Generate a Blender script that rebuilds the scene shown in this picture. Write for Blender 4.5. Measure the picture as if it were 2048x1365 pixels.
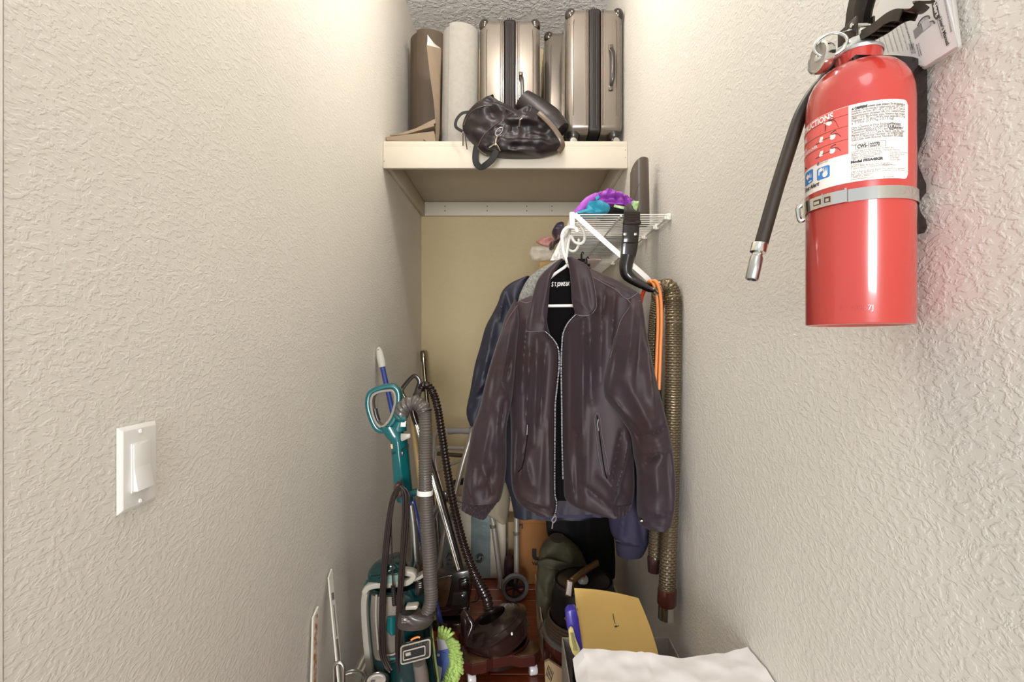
import bpy, bmesh, math, random
from mathutils import Vector, Matrix, noise
random.seed(7)
PI = math.pi
for o in list(bpy.data.objects): bpy.data.objects.remove(o)
SC = bpy.context.scene
COL = SC.collection
# ---------------------------------------------------------------- camera, world, lights, exposure
HY, VX, VY, FPX = 1.2, 1032.0, 690.0, 1000.0      # eye height, vanishing point, focal length in pixels
cam = bpy.data.cameras.new('camera'); co = bpy.data.objects.new('camera', cam); COL.objects.link(co)
co.location = (0, 0, HY); co.rotation_euler = (PI/2, 0, 0)
cam.sensor_width = 36; cam.lens = 36*FPX/2048
cam.shift_x = (1024-VX)/2048; cam.shift_y = (VY-682.5)/2048
cam.clip_start = 0.02
SC.camera = co
w = bpy.data.worlds.new('world'); SC.world = w; w.use_nodes = True
w.node_tree.nodes['Background'].inputs[0].default_value = (.98, .98, 1, 1)
w.node_tree.nodes['Background'].inputs[1].default_value = .62
def area(name, loc, size, power, col, rot=(0,0,0)):
    l = bpy.data.lights.new(name, 'AREA'); l.shape = 'DISK'; l.size = size; l.energy = power; l.color = col
    o = bpy.data.objects.new(name, l); COL.objects.link(o); o.location = loc; o.rotation_euler = rot; return o
pl = bpy.data.lights.new('closet_ceiling_lamp', 'POINT'); pl.energy = 13; pl.color = (1, .92, .84); pl.shadow_soft_size = .06
po = bpy.data.objects.new('closet_ceiling_lamp', pl); COL.objects.link(po); po.location = (-.03, 1.30, 2.70)
area('hall_overhead_fill', (-.1, -.9, 2.75), .8, 5, (.97, .97, 1), (math.radians(25), 0, 0))  # unseen overhead fill light, added in the hall behind the camera
hl = area('hall_front_fill', (-.25, -5.0, .95), 1.6, 235, (.97, .98, 1), (math.radians(93), 0, math.radians(-3)))  # invented frontal fill from far behind the camera, brightens the deep closet
hl.data.shape = 'RECTANGLE'; hl.data.size_y = 1.9
SC.view_settings.view_transform = 'Standard'; SC.view_settings.look = 'None'
SC.view_settings.exposure = 0.4; SC.view_settings.gamma = 1; SC.view_settings.use_curve_mapping = False
# ---------------------------------------------------------------- helpers
def P(px, py, Y): return Vector(((px-VX)/FPX*Y, Y, HY-(py-VY)/FPX*Y))
def lin(h):
    if isinstance(h, tuple): return h if len(h) == 4 else (*h, 1)
    h = h.lstrip('#'); c = [int(h[i:i+2], 16)/255 for i in (0, 2, 4)]
    return tuple((v/12.92 if v <= .04045 else ((v+.055)/1.055)**2.4) for v in c)+(1,)
MATS = {}
def mat(name, col, rough=.5, metal=0., bump=None, var=0., vscale=8., col2=None, coat=0., trans=0., alpha=1., sheen=0., aniso=None, spec=.5):
    if name in MATS: return MATS[name]
    m = bpy.data.materials.new(name); m.use_nodes = True; nt = m.node_tree; N = nt.nodes; L = nt.links
    b = N['Principled BSDF']; b.inputs['Base Color'].default_value = lin(col)
    b.inputs['Roughness'].default_value = rough; b.inputs['Metallic'].default_value = metal
    b.inputs['Coat Weight'].default_value = coat; b.inputs['Coat Roughness'].default_value = .08
    b.inputs['Transmission Weight'].default_value = trans; b.inputs['Alpha'].default_value = alpha
    b.inputs['Specular IOR Level'].default_value = spec
    if sheen: b.inputs['Sheen Weight'].default_value = sheen
    tc = N.new('ShaderNodeTexCoord')
    mp = N.new('ShaderNodeMapping'); L.new(tc.outputs['Object'], mp.inputs[0])
    if aniso: mp.inputs['Scale'].default_value = aniso
    c1 = lin(col); c2 = lin(col2) if col2 else tuple(v*(1-var) for v in c1[:3])+(1,)
    nz = N.new('ShaderNodeTexNoise'); nz.inputs['Scale'].default_value = vscale; nz.inputs['Detail'].default_value = 4
    L.new(mp.outputs[0], nz.inputs['Vector'])
    rp = N.new('ShaderNodeValToRGB'); rp.color_ramp.elements[0].color = c1; rp.color_ramp.elements[1].color = c2
    rp.color_ramp.elements[0].position = .38; rp.color_ramp.elements[1].position = .66
    L.new(nz.outputs[0], rp.inputs[0]); L.new(rp.outputs[0], b.inputs['Base Color'])
    if bump:
        n2 = N.new('ShaderNodeTexNoise'); n2.inputs['Scale'].default_value = bump[0]; n2.inputs['Detail'].default_value = 3
        L.new(mp.outputs[0], n2.inputs['Vector'])
        bp = N.new('ShaderNodeBump'); bp.inputs['Strength'].default_value = bump[1]; bp.inputs['Distance'].default_value = bump[2]
        L.new(n2.outputs[0], bp.inputs['Height']); L.new(bp.outputs[0], b.inputs['Normal'])
    MATS[name] = m; return m
def plaster(name, col, scale, dist, stretch=(1, 1, 1), amb=.9):
    """orange-peel / knockdown plaster: ridged noise bump"""
    m = mat(name, col, .75, var=.03, vscale=2.0, spec=.25); nt = m.node_tree; N = nt.nodes; L = nt.links
    tc = N.new('ShaderNodeTexCoord'); mp = N.new('ShaderNodeMapping'); mp.inputs['Scale'].default_value = stretch
    L.new(tc.outputs['Object'], mp.inputs[0])
    n0 = N.new('ShaderNodeTexNoise'); n0.inputs['Scale'].default_value = 30; L.new(mp.outputs[0], n0.inputs['Vector'])
    ad = N.new('ShaderNodeMixRGB'); ad.blend_type = 'ADD'; ad.inputs[0].default_value = .02
    L.new(mp.outputs[0], ad.inputs[1]); L.new(n0.outputs['Color'], ad.inputs[2])
    n1 = N.new('ShaderNodeTexNoise'); n1.inputs['Scale'].default_value = scale; n1.inputs['Detail'].default_value = 2.5
    n1.inputs['Roughness'].default_value = .55; L.new(ad.outputs[0], n1.inputs['Vector'])
    r = N.new('ShaderNodeMapRange'); r.interpolation_type = 'SMOOTHSTEP'
    r.inputs['From Min'].default_value = .44; r.inputs['From Max'].default_value = .62
    L.new(n1.outputs[0], r.inputs['Value'])
    bp = N.new('ShaderNodeBump'); bp.inputs['Strength'].default_value = amb; bp.inputs['Distance'].default_value = dist
    L.new(r.outputs[0], bp.inputs['Height']); L.new(bp.outputs[0], N['Principled BSDF'].inputs['Normal'])
    return m
class G:
    def __init__(s, v=None, f=None, a=None): s.v = v or []; s.f = f or []; s.a = a
    def __add__(s, o):
        n = len(s.v); a = None
        if s.a or o.a: a = (s.a or [0]*len(s.v))+(o.a or [0]*len(o.v))
        return G(s.v+o.v, s.f+[tuple(i+n for i in f) for f in o.f], a)
    def tf(s, M): s.v = [M @ Vector(p) for p in s.v]; return s
def base_of(g):
    xs = [p[0] for p in g.v]; ys = [p[1] for p in g.v]; zs = [p[2] for p in g.v]
    return Vector(((min(xs)+max(xs))/2, (min(ys)+max(ys))/2, min(zs)))
def wloc(o):
    v = Vector((0, 0, 0))
    while o: v += o.location; o = o.parent
    return v
def link_mesh(name, g, m, parent=None, smooth=True, loc=None, label=None, sharp=40):
    me = bpy.data.meshes.new(name)
    if parent is not None: off = wloc(parent); ol = Vector((0, 0, 0))
    else: ol = Vector(loc) if loc is not None else base_of(g); off = ol
    me.from_pydata([tuple(Vector(p)-off) for p in g.v], [], [tuple(f) for f in g.f])
    bm = bmesh.new(); bm.from_mesh(me); bmesh.ops.recalc_face_normals(bm, faces=bm.faces)
    if smooth:
        lim = math.radians(sharp)
        for e in bm.edges:
            if len(e.link_faces) == 2 and e.calc_face_angle(0) > lim: e.smooth = False
        for f in bm.faces: f.smooth = True
    bm.to_mesh(me); bm.free()
    if g.a:
        at = me.attributes.new('wire', 'FLOAT', 'POINT')
        for i, x in enumerate(g.a): at.data[i].value = x
    me.materials.append(m)
    o = bpy.data.objects.new(name, me); COL.objects.link(o); o.location = ol
    if parent is not None: o.parent = parent
    if label: o['label'] = label
    return o
def part(name, g, m, parent, label=None, smooth=True, sharp=40): return link_mesh(name, g, m, parent, smooth, None, label, sharp)
def tag(o, label, cat, group=None):
    o['label'] = label; o['category'] = cat
    if group: o['group'] = group
    return o
def single(name, g, m, label, cat, group=None, smooth=True, sharp=40): return tag(link_mesh(name, g, m, None, smooth, sharp=sharp), label, cat, group)
def thing(name, label, cat, loc, group=None):
    o = bpy.data.objects.new(name, None); COL.objects.link(o); o.location = loc; o.empty_display_size = .05
    return tag(o, label, cat, group)
def struct(name, g, m, smooth=False):
    o = link_mesh(name, g, m, None, smooth); o['kind'] = 'structure'; return o
def dup(o, off, parent=None):
    c = o.copy(); COL.objects.link(c)
    if parent is None: c.location = o.location+Vector(off)
    else: c.parent = parent
    for ch in list(o.children): dup(ch, off, c)
    return c
def box(x0, x1, y0, y1, z0, z1, bev=0., seg=2):
    bm = bmesh.new(); bmesh.ops.create_cube(bm, size=1)
    for v in bm.verts: v.co = Vector(((x0+x1)/2+v.co.x*(x1-x0), (y0+y1)/2+v.co.y*(y1-y0), (z0+z1)/2+v.co.z*(z1-z0)))
    if bev: bmesh.ops.bevel(bm, geom=bm.edges[:], offset=bev, segments=seg, profile=.5, affect='EDGES')
    return fromb(bm)
def fromb(bm):
    bm.verts.index_update(); g = G([v.co.copy() for v in bm.verts], [tuple(v.index for v in f.verts) for f in bm.faces]); bm.free(); return g
def catmull(pts, n, closed=False):
    pts = [Vector(p) for p in pts]; m = len(pts)
    if m == 2: return [pts[0].lerp(pts[1], i/(n-1)) for i in range(n)]
    out = []; segs = m if closed else m-1
    cnt = n if closed else n-1
    L = [(pts[(i+1) % m]-pts[i]).length for i in range(segs)]; T = sum(L)
    cum = [0]
    for l in L: cum.append(cum[-1]+l)
    for k in range(n):
        d = T*k/cnt; i = 0
        while i < segs-1 and d > cum[i+1]: i += 1
        u = (d-cum[i])/max(L[i], 1e-9); u = min(max(u, 0), 1)
        g = (lambda j: pts[j % m]) if closed else (lambda j: pts[min(max(j, 0), m-1)])
        a, b, c, e = g(i-1), g(i), g(i+1), g(i+2)
        out.append(.5*((2*b)+(-a+c)*u+(2*a-5*b+4*c-e)*u*u+(-a+3*b-3*c+e)*u**3))
    return out
def tube(pts, r=.01, seg=10, n=None, closed=False, flat=None, up=(0, 0, 1), cap=True, attr=None, prof=None):
    """r: number, list along the path or function(t); flat: (a, b) half widths across/along 'up'; prof(t, ang) -> radius factor"""
    path = catmull(pts, n, closed) if n else [Vector(p) for p in pts]
    N_ = len(path); v = []; f = []; A = []
    nrm = None
    for i, p in enumerate(path):
        if closed: t = path[(i+1) % N_]-path[i-1]
        else: t = path[min(i+1, N_-1)]-path[max(i-1, 0)]
        t.normalize()
        if flat: u = Vector(up); nrm = (u-t*u.dot(t)); nrm = nrm.normalized() if nrm.length > 1e-6 else Vector((1, 0, 0))
        elif nrm is None:
            u = Vector((0, 1, 0)) if abs(t.y) < .9 else Vector((1, 0, 0)); nrm = (u-t*u.dot(t)).normalized()
        else: nrm = (nrm-t*nrm.dot(t)).normalized()
        bi = t.cross(nrm); s = i/max(N_-1, 1)
        if callable(r): rr = r(s)
        elif isinstance(r, (list, tuple)):
            k0 = min(int(s*(len(r)-1)), len(r)-2); fr_ = s*(len(r)-1)-k0; rr = r[k0]*(1-fr_)+r[k0+1]*fr_
        else: rr = r
        for k in range(seg):
            a = 2*PI*k/seg
            if flat:
                sc = rr if callable(r) or isinstance(r, (list, tuple)) else 1
                ca, sa = math.cos(a), math.sin(a)
                q = p+bi*(math.copysign(abs(ca)**.5, ca)*flat[0]*sc)+nrm*(math.copysign(abs(sa)**.5, sa)*flat[1]*sc)
            else:
                fr = prof(s, a) if prof else 1
                q = p+(nrm*math.cos(a)+bi*math.sin(a))*rr*fr
            v.append(q)
            if attr: A.append(attr(s, a))
    M_ = N_ if closed else N_-1
    for i in range(M_):
        j = (i+1) % N_
        for k in range(seg):
            l = (k+1) % seg; f.append((i*seg+k, i*seg+l, j*seg+l, j*seg+k))
    if cap and not closed: f.append(tuple(range(seg))[::-1]); f.append(tuple((N_-1)*seg+k for k in range(seg)))
    return G(v, f, A if attr else None)
def ribbed(pts, r, pitch, amp=.18, per=4, seg=14, n_ctrl=200):
    path = catmull(pts, n_ctrl); L = sum((path[i+1]-path[i]).length for i in range(len(path)-1))
    n = max(int(L/pitch*per), 8)
    return tube(pts, (lambda t: (r(t) if callable(r) else r)*(1+amp*math.cos(2*PI*t*L/pitch))), seg, n)
def frame(axis):
    z = Vector(axis).normalized(); x = Vector((1, 0, 0)) if abs(z.x) < .9 else Vector((0, 1, 0))
    x = (x-z*x.dot(z)).normalized(); y = z.cross(x)
    return Matrix((x, y, z)).transposed().to_4x4()
def lathe(prof, c=(0, 0, 0), axis=(0, 0, 1), seg=40, cap=True):
    v = []; f = []; M = Matrix.Translation(Vector(c)) @ frame(axis)
    for (r, z) in prof:
        for k in range(seg):
            a = 2*PI*k/seg; v.append(M @ Vector((max(r, 1e-5)*math.cos(a), max(r, 1e-5)*math.sin(a), z)))
    for i in range(len(prof)-1):
        for k in range(seg):
            l = (k+1) % seg; f.append((i*seg+k, i*seg+l, (i+1)*seg+l, (i+1)*seg+k))
    if cap: f.append(tuple(range(seg))); f.append(tuple((len(prof)-1)*seg+k for k in range(seg)))
    return G(v, f)
def prism(poly, d0, d1, fn, bev=0., seg=2):
    """poly: 2-D outline; fn(u, v, d) -> world point; thickness from d0 to d1"""
    bm = bmesh.new(); a = [bm.verts.new(fn(u, v, d0)) for u, v in poly]; b = [bm.verts.new(fn(u, v, d1)) for u, v in poly]
    bm.faces.new(a); bm.faces.new(b[::-1]); n = len(poly)
    for i in range(n): bm.faces.new((a[i], a[(i+1) % n], b[(i+1) % n], b[i]))
    bmesh.ops.recalc_face_normals(bm, faces=bm.faces)
    if bev: bmesh.ops.bevel(bm, geom=bm.edges[:], offset=bev, segments=seg, profile=.5, affect='EDGES')
    return fromb(bm)
def pxprism(poly, Y, th, bev=0., smooth_n=0):
    """outline given where it is seen, built as a solid th deep with its front face at distance Y"""
    if smooth_n:
        poly = [(q.x, q.y) for q in catmull([Vector((x, y, 0)) for x, y in poly], smooth_n, True)]
    return prism(poly, 0, th, lambda u, v, d: P(u, v, Y)+Vector((0, d, 0)), bev)
def interp(pts, y):
    if y <= pts[0][1]: return pts[0][0]
    for (x0, y0), (x1, y1) in zip(pts, pts[1:]):
        if y <= y1: return x0+(x1-x0)*(y-y0)/max(y1-y0, 1e-6)
    return pts[-1][0]
def smoothline(pts, n=60):
    if len(pts) < 3: return [tuple(p) for p in pts]
    q = catmull([Vector((x, y, 0)) for x, y in pts], n); out = []; last = -1e9
    for p in q:
        yy = max(p.y, last+.01); out.append((p.x, yy)); last = yy
    return out
def crease(x, y, C):
    d = 0
    for (x0, y0, x1, y1, wd, am) in C:
        dx, dy = x1-x0, y1-y0; L2 = dx*dx+dy*dy; t = ((x-x0)*dx+(y-y0)*dy)/L2
        tc = min(max(t, 0), 1); ex = x-(x0+dx*tc); ey = y-(y0+dy*tc); am *= 1.35; q = (ex*ex+ey*ey)/(wd*wd)
        if q < 9: d += am*(.5*math.exp(-q)+.5*math.exp(-2.2*math.sqrt(q+.12)))*(.35+.65*math.sin(PI*min(max(t, .08), .92)))
    return d
def loft(Lp, Rp, Y, front, back, C=(), nz=70, nx=40, e=.42, wr=0., wrs=(.05, .02), top=None, bot=None):
    """soft body between a left and a right edge (as seen), bulging 'front' metres to the viewer and 'back' away;
       C: creases (x0,y0,x1,y1,width,depth).  Y may be a function of x"""
    Lp = smoothline(Lp); Rp = smoothline(Rp)
    y0 = top if top is not None else max(Lp[0][1], Rp[0][1]); y1 = bot if bot is not None else min(Lp[-1][1], Rp[-1][1])
    v = []; f = []; M = 2*nx
    for i in range(nz+1):
        u = i/nz; py = y0+(y1-y0)*u; xl = interp(Lp, py); xr = interp(Rp, py); mid = (xl+xr)/2; h = max((xr-xl)/2, .2)
        fr = front(u) if callable(front) else front; bk = back(u) if callable(back) else back
        for j in range(M):
            if j <= nx: t = -math.cos(PI*j/nx); s = -fr*(max(1-t*t, 0))**e
            else: t = -math.cos(PI*(M-j)/nx); s = bk*(max(1-t*t, 0))**e
            px = mid+t*h; YY = Y(px) if callable(Y) else Y
            q = P(px, py, YY)
            if j <= nx:
                edge = min(1, (1-abs(t))*4)
                s -= crease(px, py, C)*(.25+.75*edge)
                if wr: s -= wr*edge*noise.noise(Vector((px*wrs[0], py*wrs[1], 1.3)))
            v.append(q+Vector((0, s, 0)))
    for i in range(nz):
        for j in range(M):
            k = (j+1) % M; f.append((i*M+j, i*M+k, (i+1)*M+k, (i+1)*M+j))
    f.append(tuple(range(M))); f.append(tuple(nz*M+k for k in range(M)))
    return G(v, f)
def text(s, size=1., bold=0., shear=0., sx=1., align='LEFT', ext=0.):
    c = bpy.data.curves.new('t', 'FONT'); c.body = s; c.size = size; c.offset = bold; c.shear = shear; c.align_x = align; c.resolution_u = 3; c.extrude = ext
    o = bpy.data.objects.new('t', c); COL.objects.link(o)
    dg = bpy.context.evaluated_depsgraph_get(); me = bpy.data.meshes.new_from_object(o.evaluated_get(dg))
    g = G([Vector((v.co.x*sx, v.co.y, v.co.z)) for v in me.vertices], [tuple(p.vertices) for p in me.polygons])
    bpy.data.objects.remove(o); bpy.data.curves.remove(c); bpy.data.meshes.remove(me); return g
def tmap(g, fn): g.v = [fn(p.x, p.y, p.z) for p in g.v]; return g
def hang(x, y, Y, dx=0, dz=0): return P(x, y, Y)
def ptube(pl, Y, r, **k):
    return tube([P(p[0], p[1], p[2] if len(p) > 2 else Y) for p in pl], r, **k)
# ================================================================ THE SETTING
XL, XR, YB, ZC = -.53, .445, 2.80, 2.855
WALLC = '#e8e4da'
m_wall = plaster('wall plaster', WALLC, 118, .0007, (1, .8, 1.3), .75)
m_back = plaster('back wall paint', '#c0ae88', 120, .0006)
m_ceil = plaster('ceiling plaster', '#f2f2f1', 45, .003)
m_trim = mat('trim paint', '#f0ece4', .4, bump=(40, .1, .001), var=.04)
m_shelfw = mat('shelf paint', '#c9c0ae', .5, bump=(30, .15, .001), var=.08, vscale=3)
m_under = mat('shelf underside paint', '#c9bea6', .6, var=.12, vscale=4)
struct('wall_left', box(XL-.12, XL, .5175, YB+.12, 0, ZC), m_wall)
struct('wall_right', box(XR, XR+.12, -1.0, YB+.12, 0, ZC), m_wall)
struct('wall_back', box(XL, XR, YB, YB+.12, 0, ZC), m_back)
struct('ceiling', box(-2.2, XR+.12, -1.0, YB+.12, ZC, ZC+.1), m_ceil)
struct('trim_1', box(XL-.14, XL+.0005, .44, .5165, 0, 2.3, .001), m_trim)
m_base = mat('baseboard paint', '#e6e0d2', .35, var=.03)
def baseprof(x0, x1, y0, y1, axis):
    g = box(x0, x1, y0, y1, 0, .10, .002)
    if axis == 'l': return g+box(x0, x1-.006, y0, y1, .10, .122, .004)
    if axis == 'r': return g+box(x0+.006, x1, y0, y1, .10, .122, .004)
    return g+box(x0, x1, y0+.006, y1, .10, .122, .004)
struct('baseboard_left', baseprof(XL, XL+.015, .52, YB, 'l'), m_base)
struct('baseboard_right', baseprof(XR-.015, XR, -1, YB, 'r'), m_base)
struct('baseboard_back', baseprof(XL+.015, XR-.015, YB-.015, YB, 'b'), m_base)
# floor: reddish boards running across
m_sub = mat('subfloor dark', '#2a120a', .8)
fl = struct('floor', box(-.66, XR+.12, .34, YB+.12, -.06, -.012), m_sub)
struct('floor', box(-2.2, XR+.12, -1, .339, -.06, 0), mat('pale bounce floor', '#cfc4b2', .6, var=.05))  # unseen hall floor, made pale to bounce light up to the ceiling
pm = [mat('cherry board %d' % i, c, .28, var=.3, vscale=9, col2=c2, aniso=(1, 7, 1), coat=.3) for i, (c, c2) in enumerate((('#8a4122', '#6c2c17'), ('#7d3a20', '#5e2613'), ('#954a28', '#74331b'), ('#84401f', '#632c14')))]
y = .35; row = 0
while y < YB:
    x = -.6-.45*random.random(); w_ = .105
    while x < XR:
        l = random.uniform(.5, .9); x0 = max(x, XL-.1); x1 = min(x+l, XR)
        if x1-x0 > .02:
            g = box(x0+.0008, x1-.0008, y+.0008, min(y+w_, YB)-.0008, -.012, random.uniform(-.0006, 0), .0012, 1)
            part('plank', g, random.choice(pm), fl, smooth=False)
        x += l
    y += w_; row += 1
# ---------------------------------------------------------------- built-in upper shelf
sh = thing('wall_shelf', 'deep cream painted board shelf high across the closet', 'shelf', (-.04, 2.4, 1.9))
SZ = 2.012
part('board', box(XL+.001, XR-.001, 2.008, YB-.001, 1.996, SZ, .002), m_shelfw, sh)
part('fascia', box(XL+.001, XR-.001, 1.988, 2.008, 1.903, 1.990, .003), m_shelfw, sh)
part('edge_strip', box(XL+.001, XR-.001, 1.992, 2.02, 1.9905, SZ, .002), m_shelfw, sh)
for nm, g in (('cleat', box(XL+.001, XL+.020, 2.010, YB-.001, 1.918, 1.995, .002)), ('cleat', box(XR-.020, XR-.001, 2.010, YB-.001, 1.918, 1.995, .002)),
              ('cleat', box(XL+.021, XR-.021, YB-.021, YB-.001, 1.918, 1.995, .002))):
    c_ = part(nm, g, m_shelfw, sh)
m_nail = mat('nail head', '#3a3126', .6)
for x in (-.395, -.16, .06, .2):
    for z in (1.945, 1.970):
        part('nail', lathe([(.0, .001), (.003, .001), (.003, -.001)], (x, YB-.021, z), (0, -1, 0), 8), m_nail, c_)
for x, z in ((XL+.006, 1.93), (XR-.01, 1.945), (XR-.01, 1.975)):
    part('nail', lathe([(.0, .001), (.0015, .001), (.0015, -.001)], (x, 1.988, z), (0, -1, 0), 8), m_nail, sh)
# ---------------------------------------------------------------- light switch on the left wall
m_sw = mat('white switch plastic', '#f1f0ec', .28, coat=.2)
sw = thing('light_switch', 'white rocker light switch plate on the left wall', 'light switch', (XL, .697, .975))
sy, sz, hw, hh = .6975, 1.031, .0362, .0588
def swp(u, v, d): return Vector((XL+d, sy+u, sz+v))
bm = bmesh.new(); bmesh.ops.create_cube(bm, size=1)
for v in bm.verts:
    k = .0 if v.co.x < 0 else .006
    v.co = swp(v.co.y*2*(hw-k), v.co.z*2*(hh-k), .0008+(.0052 if v.co.x > 0 else 0))
bmesh.ops.bevel(bm, geom=bm.edges[:], offset=.0012, segments=3, profile=.5, affect='EDGES')
part('plate', fromb(bm), m_sw, sw)
part('surround', box(XL+.006, XL+.0074, sy-.0172, sy+.0172, sz-.0338, sz+.0338, .0006), m_sw, sw)
rock = [(-.0318, .0078), (.0318, .0078), (.0318, .009), (.0, .0092), (-.031, .0145), (-.0318, .0142)]
part('rocker', prism([(a, b) for a, b in rock], -.0155, .0155, lambda u, v, d: Vector((XL+v, sy+d, sz+u)), .0005), m_sw, sw)
for s in (-1, 1):
    part('screw', lathe([(0, .0016), (.0022, .0014), (.0032, .0004), (.0032, -.001)], (XL+.0062, sy, sz+s*.0485), (1, 0, 0), 16)+box(XL+.0072, XL+.0081, sy-.0004, sy+.0004, sz+s*.0485-.002, sz+s*.0485+.002), m_sw, sw)
# ================================================================ FIRE EXTINGUISHER
EX, EY, ER = .382, .558, .0515
m_red = mat('red enamel', '#b93a31', .25, coat=.8, var=.04)
m_chrome = mat('chrome', '#dcdcd6', .12, 1.)
m_steel = mat('brushed steel', '#b9b9b4', .3, 1.)
m_blk = mat('black gloss plastic', '#17110e', .22, var=.1, coat=.3)
m_olblk = mat('black enamel handle', '#2b241b', .3, .3, var=.1)
m_rub = mat('black rubber', '#2a2117', .45)
m_white = mat('white label', '#efe6dc', .35)
m_lred = mat('label red', '#e2625a', .35)
m_ink = mat('label ink', '#3b3634', .5)
m_ink2 = mat('label grey ink', '#85807c', .5)
m_blue = mat('label blue', '#3a7fc4', .4)
ZB = 1.2+.0215
fe = thing('fire_extinguisher', 'red fire extinguisher strapped to the right wall', 'fire extinguisher', (EX, EY, ZB))
part('cylinder', lathe([(0, ZB+.004), (.044, ZB+.003), (.048, ZB), (ER-.0006, ZB+.0005), (ER, ZB+.002), (ER, 1.462), (ER*.985, 1.474), (ER*.94, 1.4845), (ER*.86, 1.4935), (ER*.75, 1.5005), (ER*.60, 1.5055), (ER*.45, 1.508), (.0235, 1.5085), (.0225, 1.5095), (.0225, 1.5215), (0, 1.5215)], (EX, EY, 0), seg=96), m_red, fe)
def phi_at(px, R=ER):
    c = math.atan2(-EY, -EX); lo, hi = c-1.3, c+1.45
    for _ in range(40):
        m = (lo+hi)/2; x = VX+FPX*(EX+R*math.cos(m))/(EY+R*math.sin(m))
        if x < px: lo = m
        else: hi = m
    return (lo+hi)/2
def z_at(px, py):
    p = phi_at(px); return HY-(py-VY)/FPX*(EY+ER*math.sin(p))
def cyl(ph, z, r): return Vector((EX+r*math.cos(ph), EY+r*math.sin(ph), z))
def patch(p0, p1, z0, z1, r, th=.0003, n=40, corner=0., corner_l=None):
    v = []; f = []
    cl = corner if corner_l is None else corner_l
    for i in range(n+1):
        ph = p0+(p1-p0)*i/n; dr = (p1-ph)*r; dl = (ph-p0)*r; ins = 0
        if corner and dr < corner: ins = corner-math.sqrt(max(corner**2-(corner-dr)**2, 0))
        if cl and dl < cl: ins = max(ins, cl-math.sqrt(max(cl**2-(cl-dl)**2, 0)))
        for (zz, rr) in ((z0+ins, r), (z1-ins, r), (z1-ins, r-th), (z0+ins, r-th)): v.append(cyl(ph, zz, rr))
    for i in range(n):
        for k in range(4): l = (k+1) % 4; f.append((i*4+k, i*4+l, i*4+4+l, i*4+4+k))
    f.append((0, 1, 2, 3)); f.append(tuple(n*4+k for k in range(4)))
    return G(v, f)
pd = phi_at(1697); pr = phi_at(1815); pl = phi_at(1608)-.55
zt = z_at(1697, 212); zb = z_at(1697, 366)
lab = part('label', patch(pl, pr, zb, zt, ER+.0004, n=70, corner=.005), m_white, fe, 'white printed label')
zr = z_at(1697, 308)
part('red_panel', patch(pl+.02, pd, zr, zt-.0004, ER+.0006), m_lred, lab)
lines = G()
for yy in (229, 252, 278.5): lines += patch(pl+.02, pd, z_at(1697, yy)-.0002, z_at(1697, yy)+.0002, ER+.0008)
part('rule_lines', lines, m_ink, lab)
part('rule_lines', patch(pd-.003, pd, zr, zt, ER+.0008), m_ink2, lab)
def cyltext(s, px0, py0, h, m, px1=None, bold=0., shear=0., sx=1., r=ER+.0008, align='LEFT'):
    g = text(s, h*1.38, bold*h, shear, sx, align); p0 = phi_at(px0); z0 = z_at(px0, py0)
    if px1 is not None:
        w0 = min(p.x for p in g.v); w1 = max(p.x for p in g.v); k = (phi_at(px1)-p0)*ER/(w1-w0)
        tmap(g, lambda x, y, z: Vector(((x-w0)*k, y, 0)))
    part('print', tmap(g, lambda x, y, z: cyl(p0+x/ER, z0+y, r)), m, lab, smooth=False)
m_wink = mat('white ink', '#f4ece6', .4)
g = text('INSTRUCTIONS', .0086, .0003, 0, 1.); w1 = max(p.x for p in g.v); ph1 = phi_at(1667)
part('print', tmap(g, lambda x, y, z: cyl(ph1-(w1-x)*.90/ER, z_at(1667, 236)+y, ER+.0008)), m_wink, lab, smooth=False)
for k, (yy, ss) in enumerate(((259, 'PULL PIN. HOLD UPRIGHT.'), (279, 'START BACK 8 FEET.'), (284, 'AIM AT BASE OF FIRE.'), (295, '3. SQUEEZE LEVER.'), (301, 'SWEEP SIDE TO SIDE.'))):
    g = text(ss, .0042, .00012); w1 = max(p.x for p in g.v); ph1 = phi_at(1637 if k == 3 else 1616)
    part('print', tmap(g, lambda x, y, z: cyl(ph1-(w1-x)/ER, z_at(1637 if k == 3 else 1616, yy)+y, ER+.0008)), m_wink, lab, smooth=False)
small = ['CAUTION! Contents under pressure. Do not puncture or', 'incinerate. Do not expose to temperatures over 120°F (49°C).', 'Suitable for use from -40°F (-40°C) to 120°F (49°C). Total net',
         'monoammonium phosphate ABC Dry Chemical Powder', 'HMIS: 1-0-0. Moderately toxic. Nuisance dust. Irritant.', 'Pressurized to 195 psi (1,344 kPa) Gross weight 8.8 lb (3.9 kg)', '± 5.33oz (3.977kg ± 0.151kg)', '',
         'Dry Chemical Fire Extinguisher', 'Classification: 3-A:40-B:C', 'Tested to ANSI/UL 711 and ANSI/UL 299', 'Marine type U.S.C.G. Type A, Size II, Type B:C, Size I', 'U.S.C.G. Approval Number 162.028/EX3803', 'Valid only with Bracket Numbers PFE-0580', '', '', '']
zz0 = z_at(1703, 221.5); stp = (z_at(1703, 221.5)-z_at(1703, 284))/13; pp = phi_at(1703)
for i, s in enumerate(small):
    if not s: continue
    g = text(s, .0033, .00005); off = .0028 if i == 0 else 0
    wd_ = max(p.x for p in g.v); lim = (phi_at(1809)-pp)*ER-off; kx = min(1, lim/wd_)*(1 if i in (0, 1, 2, 3, 4, 5, 11) else .95)
    if i == 0: g = g+text('CAUTION!', .0037, .00022)
    part('print', tmap(g, lambda x, y, z: cyl(pp+(x*kx+off)/ER, zz0-i*stp+y, ER+.0008)), m_ink2 if i else m_ink, lab, smooth=False)
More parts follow.
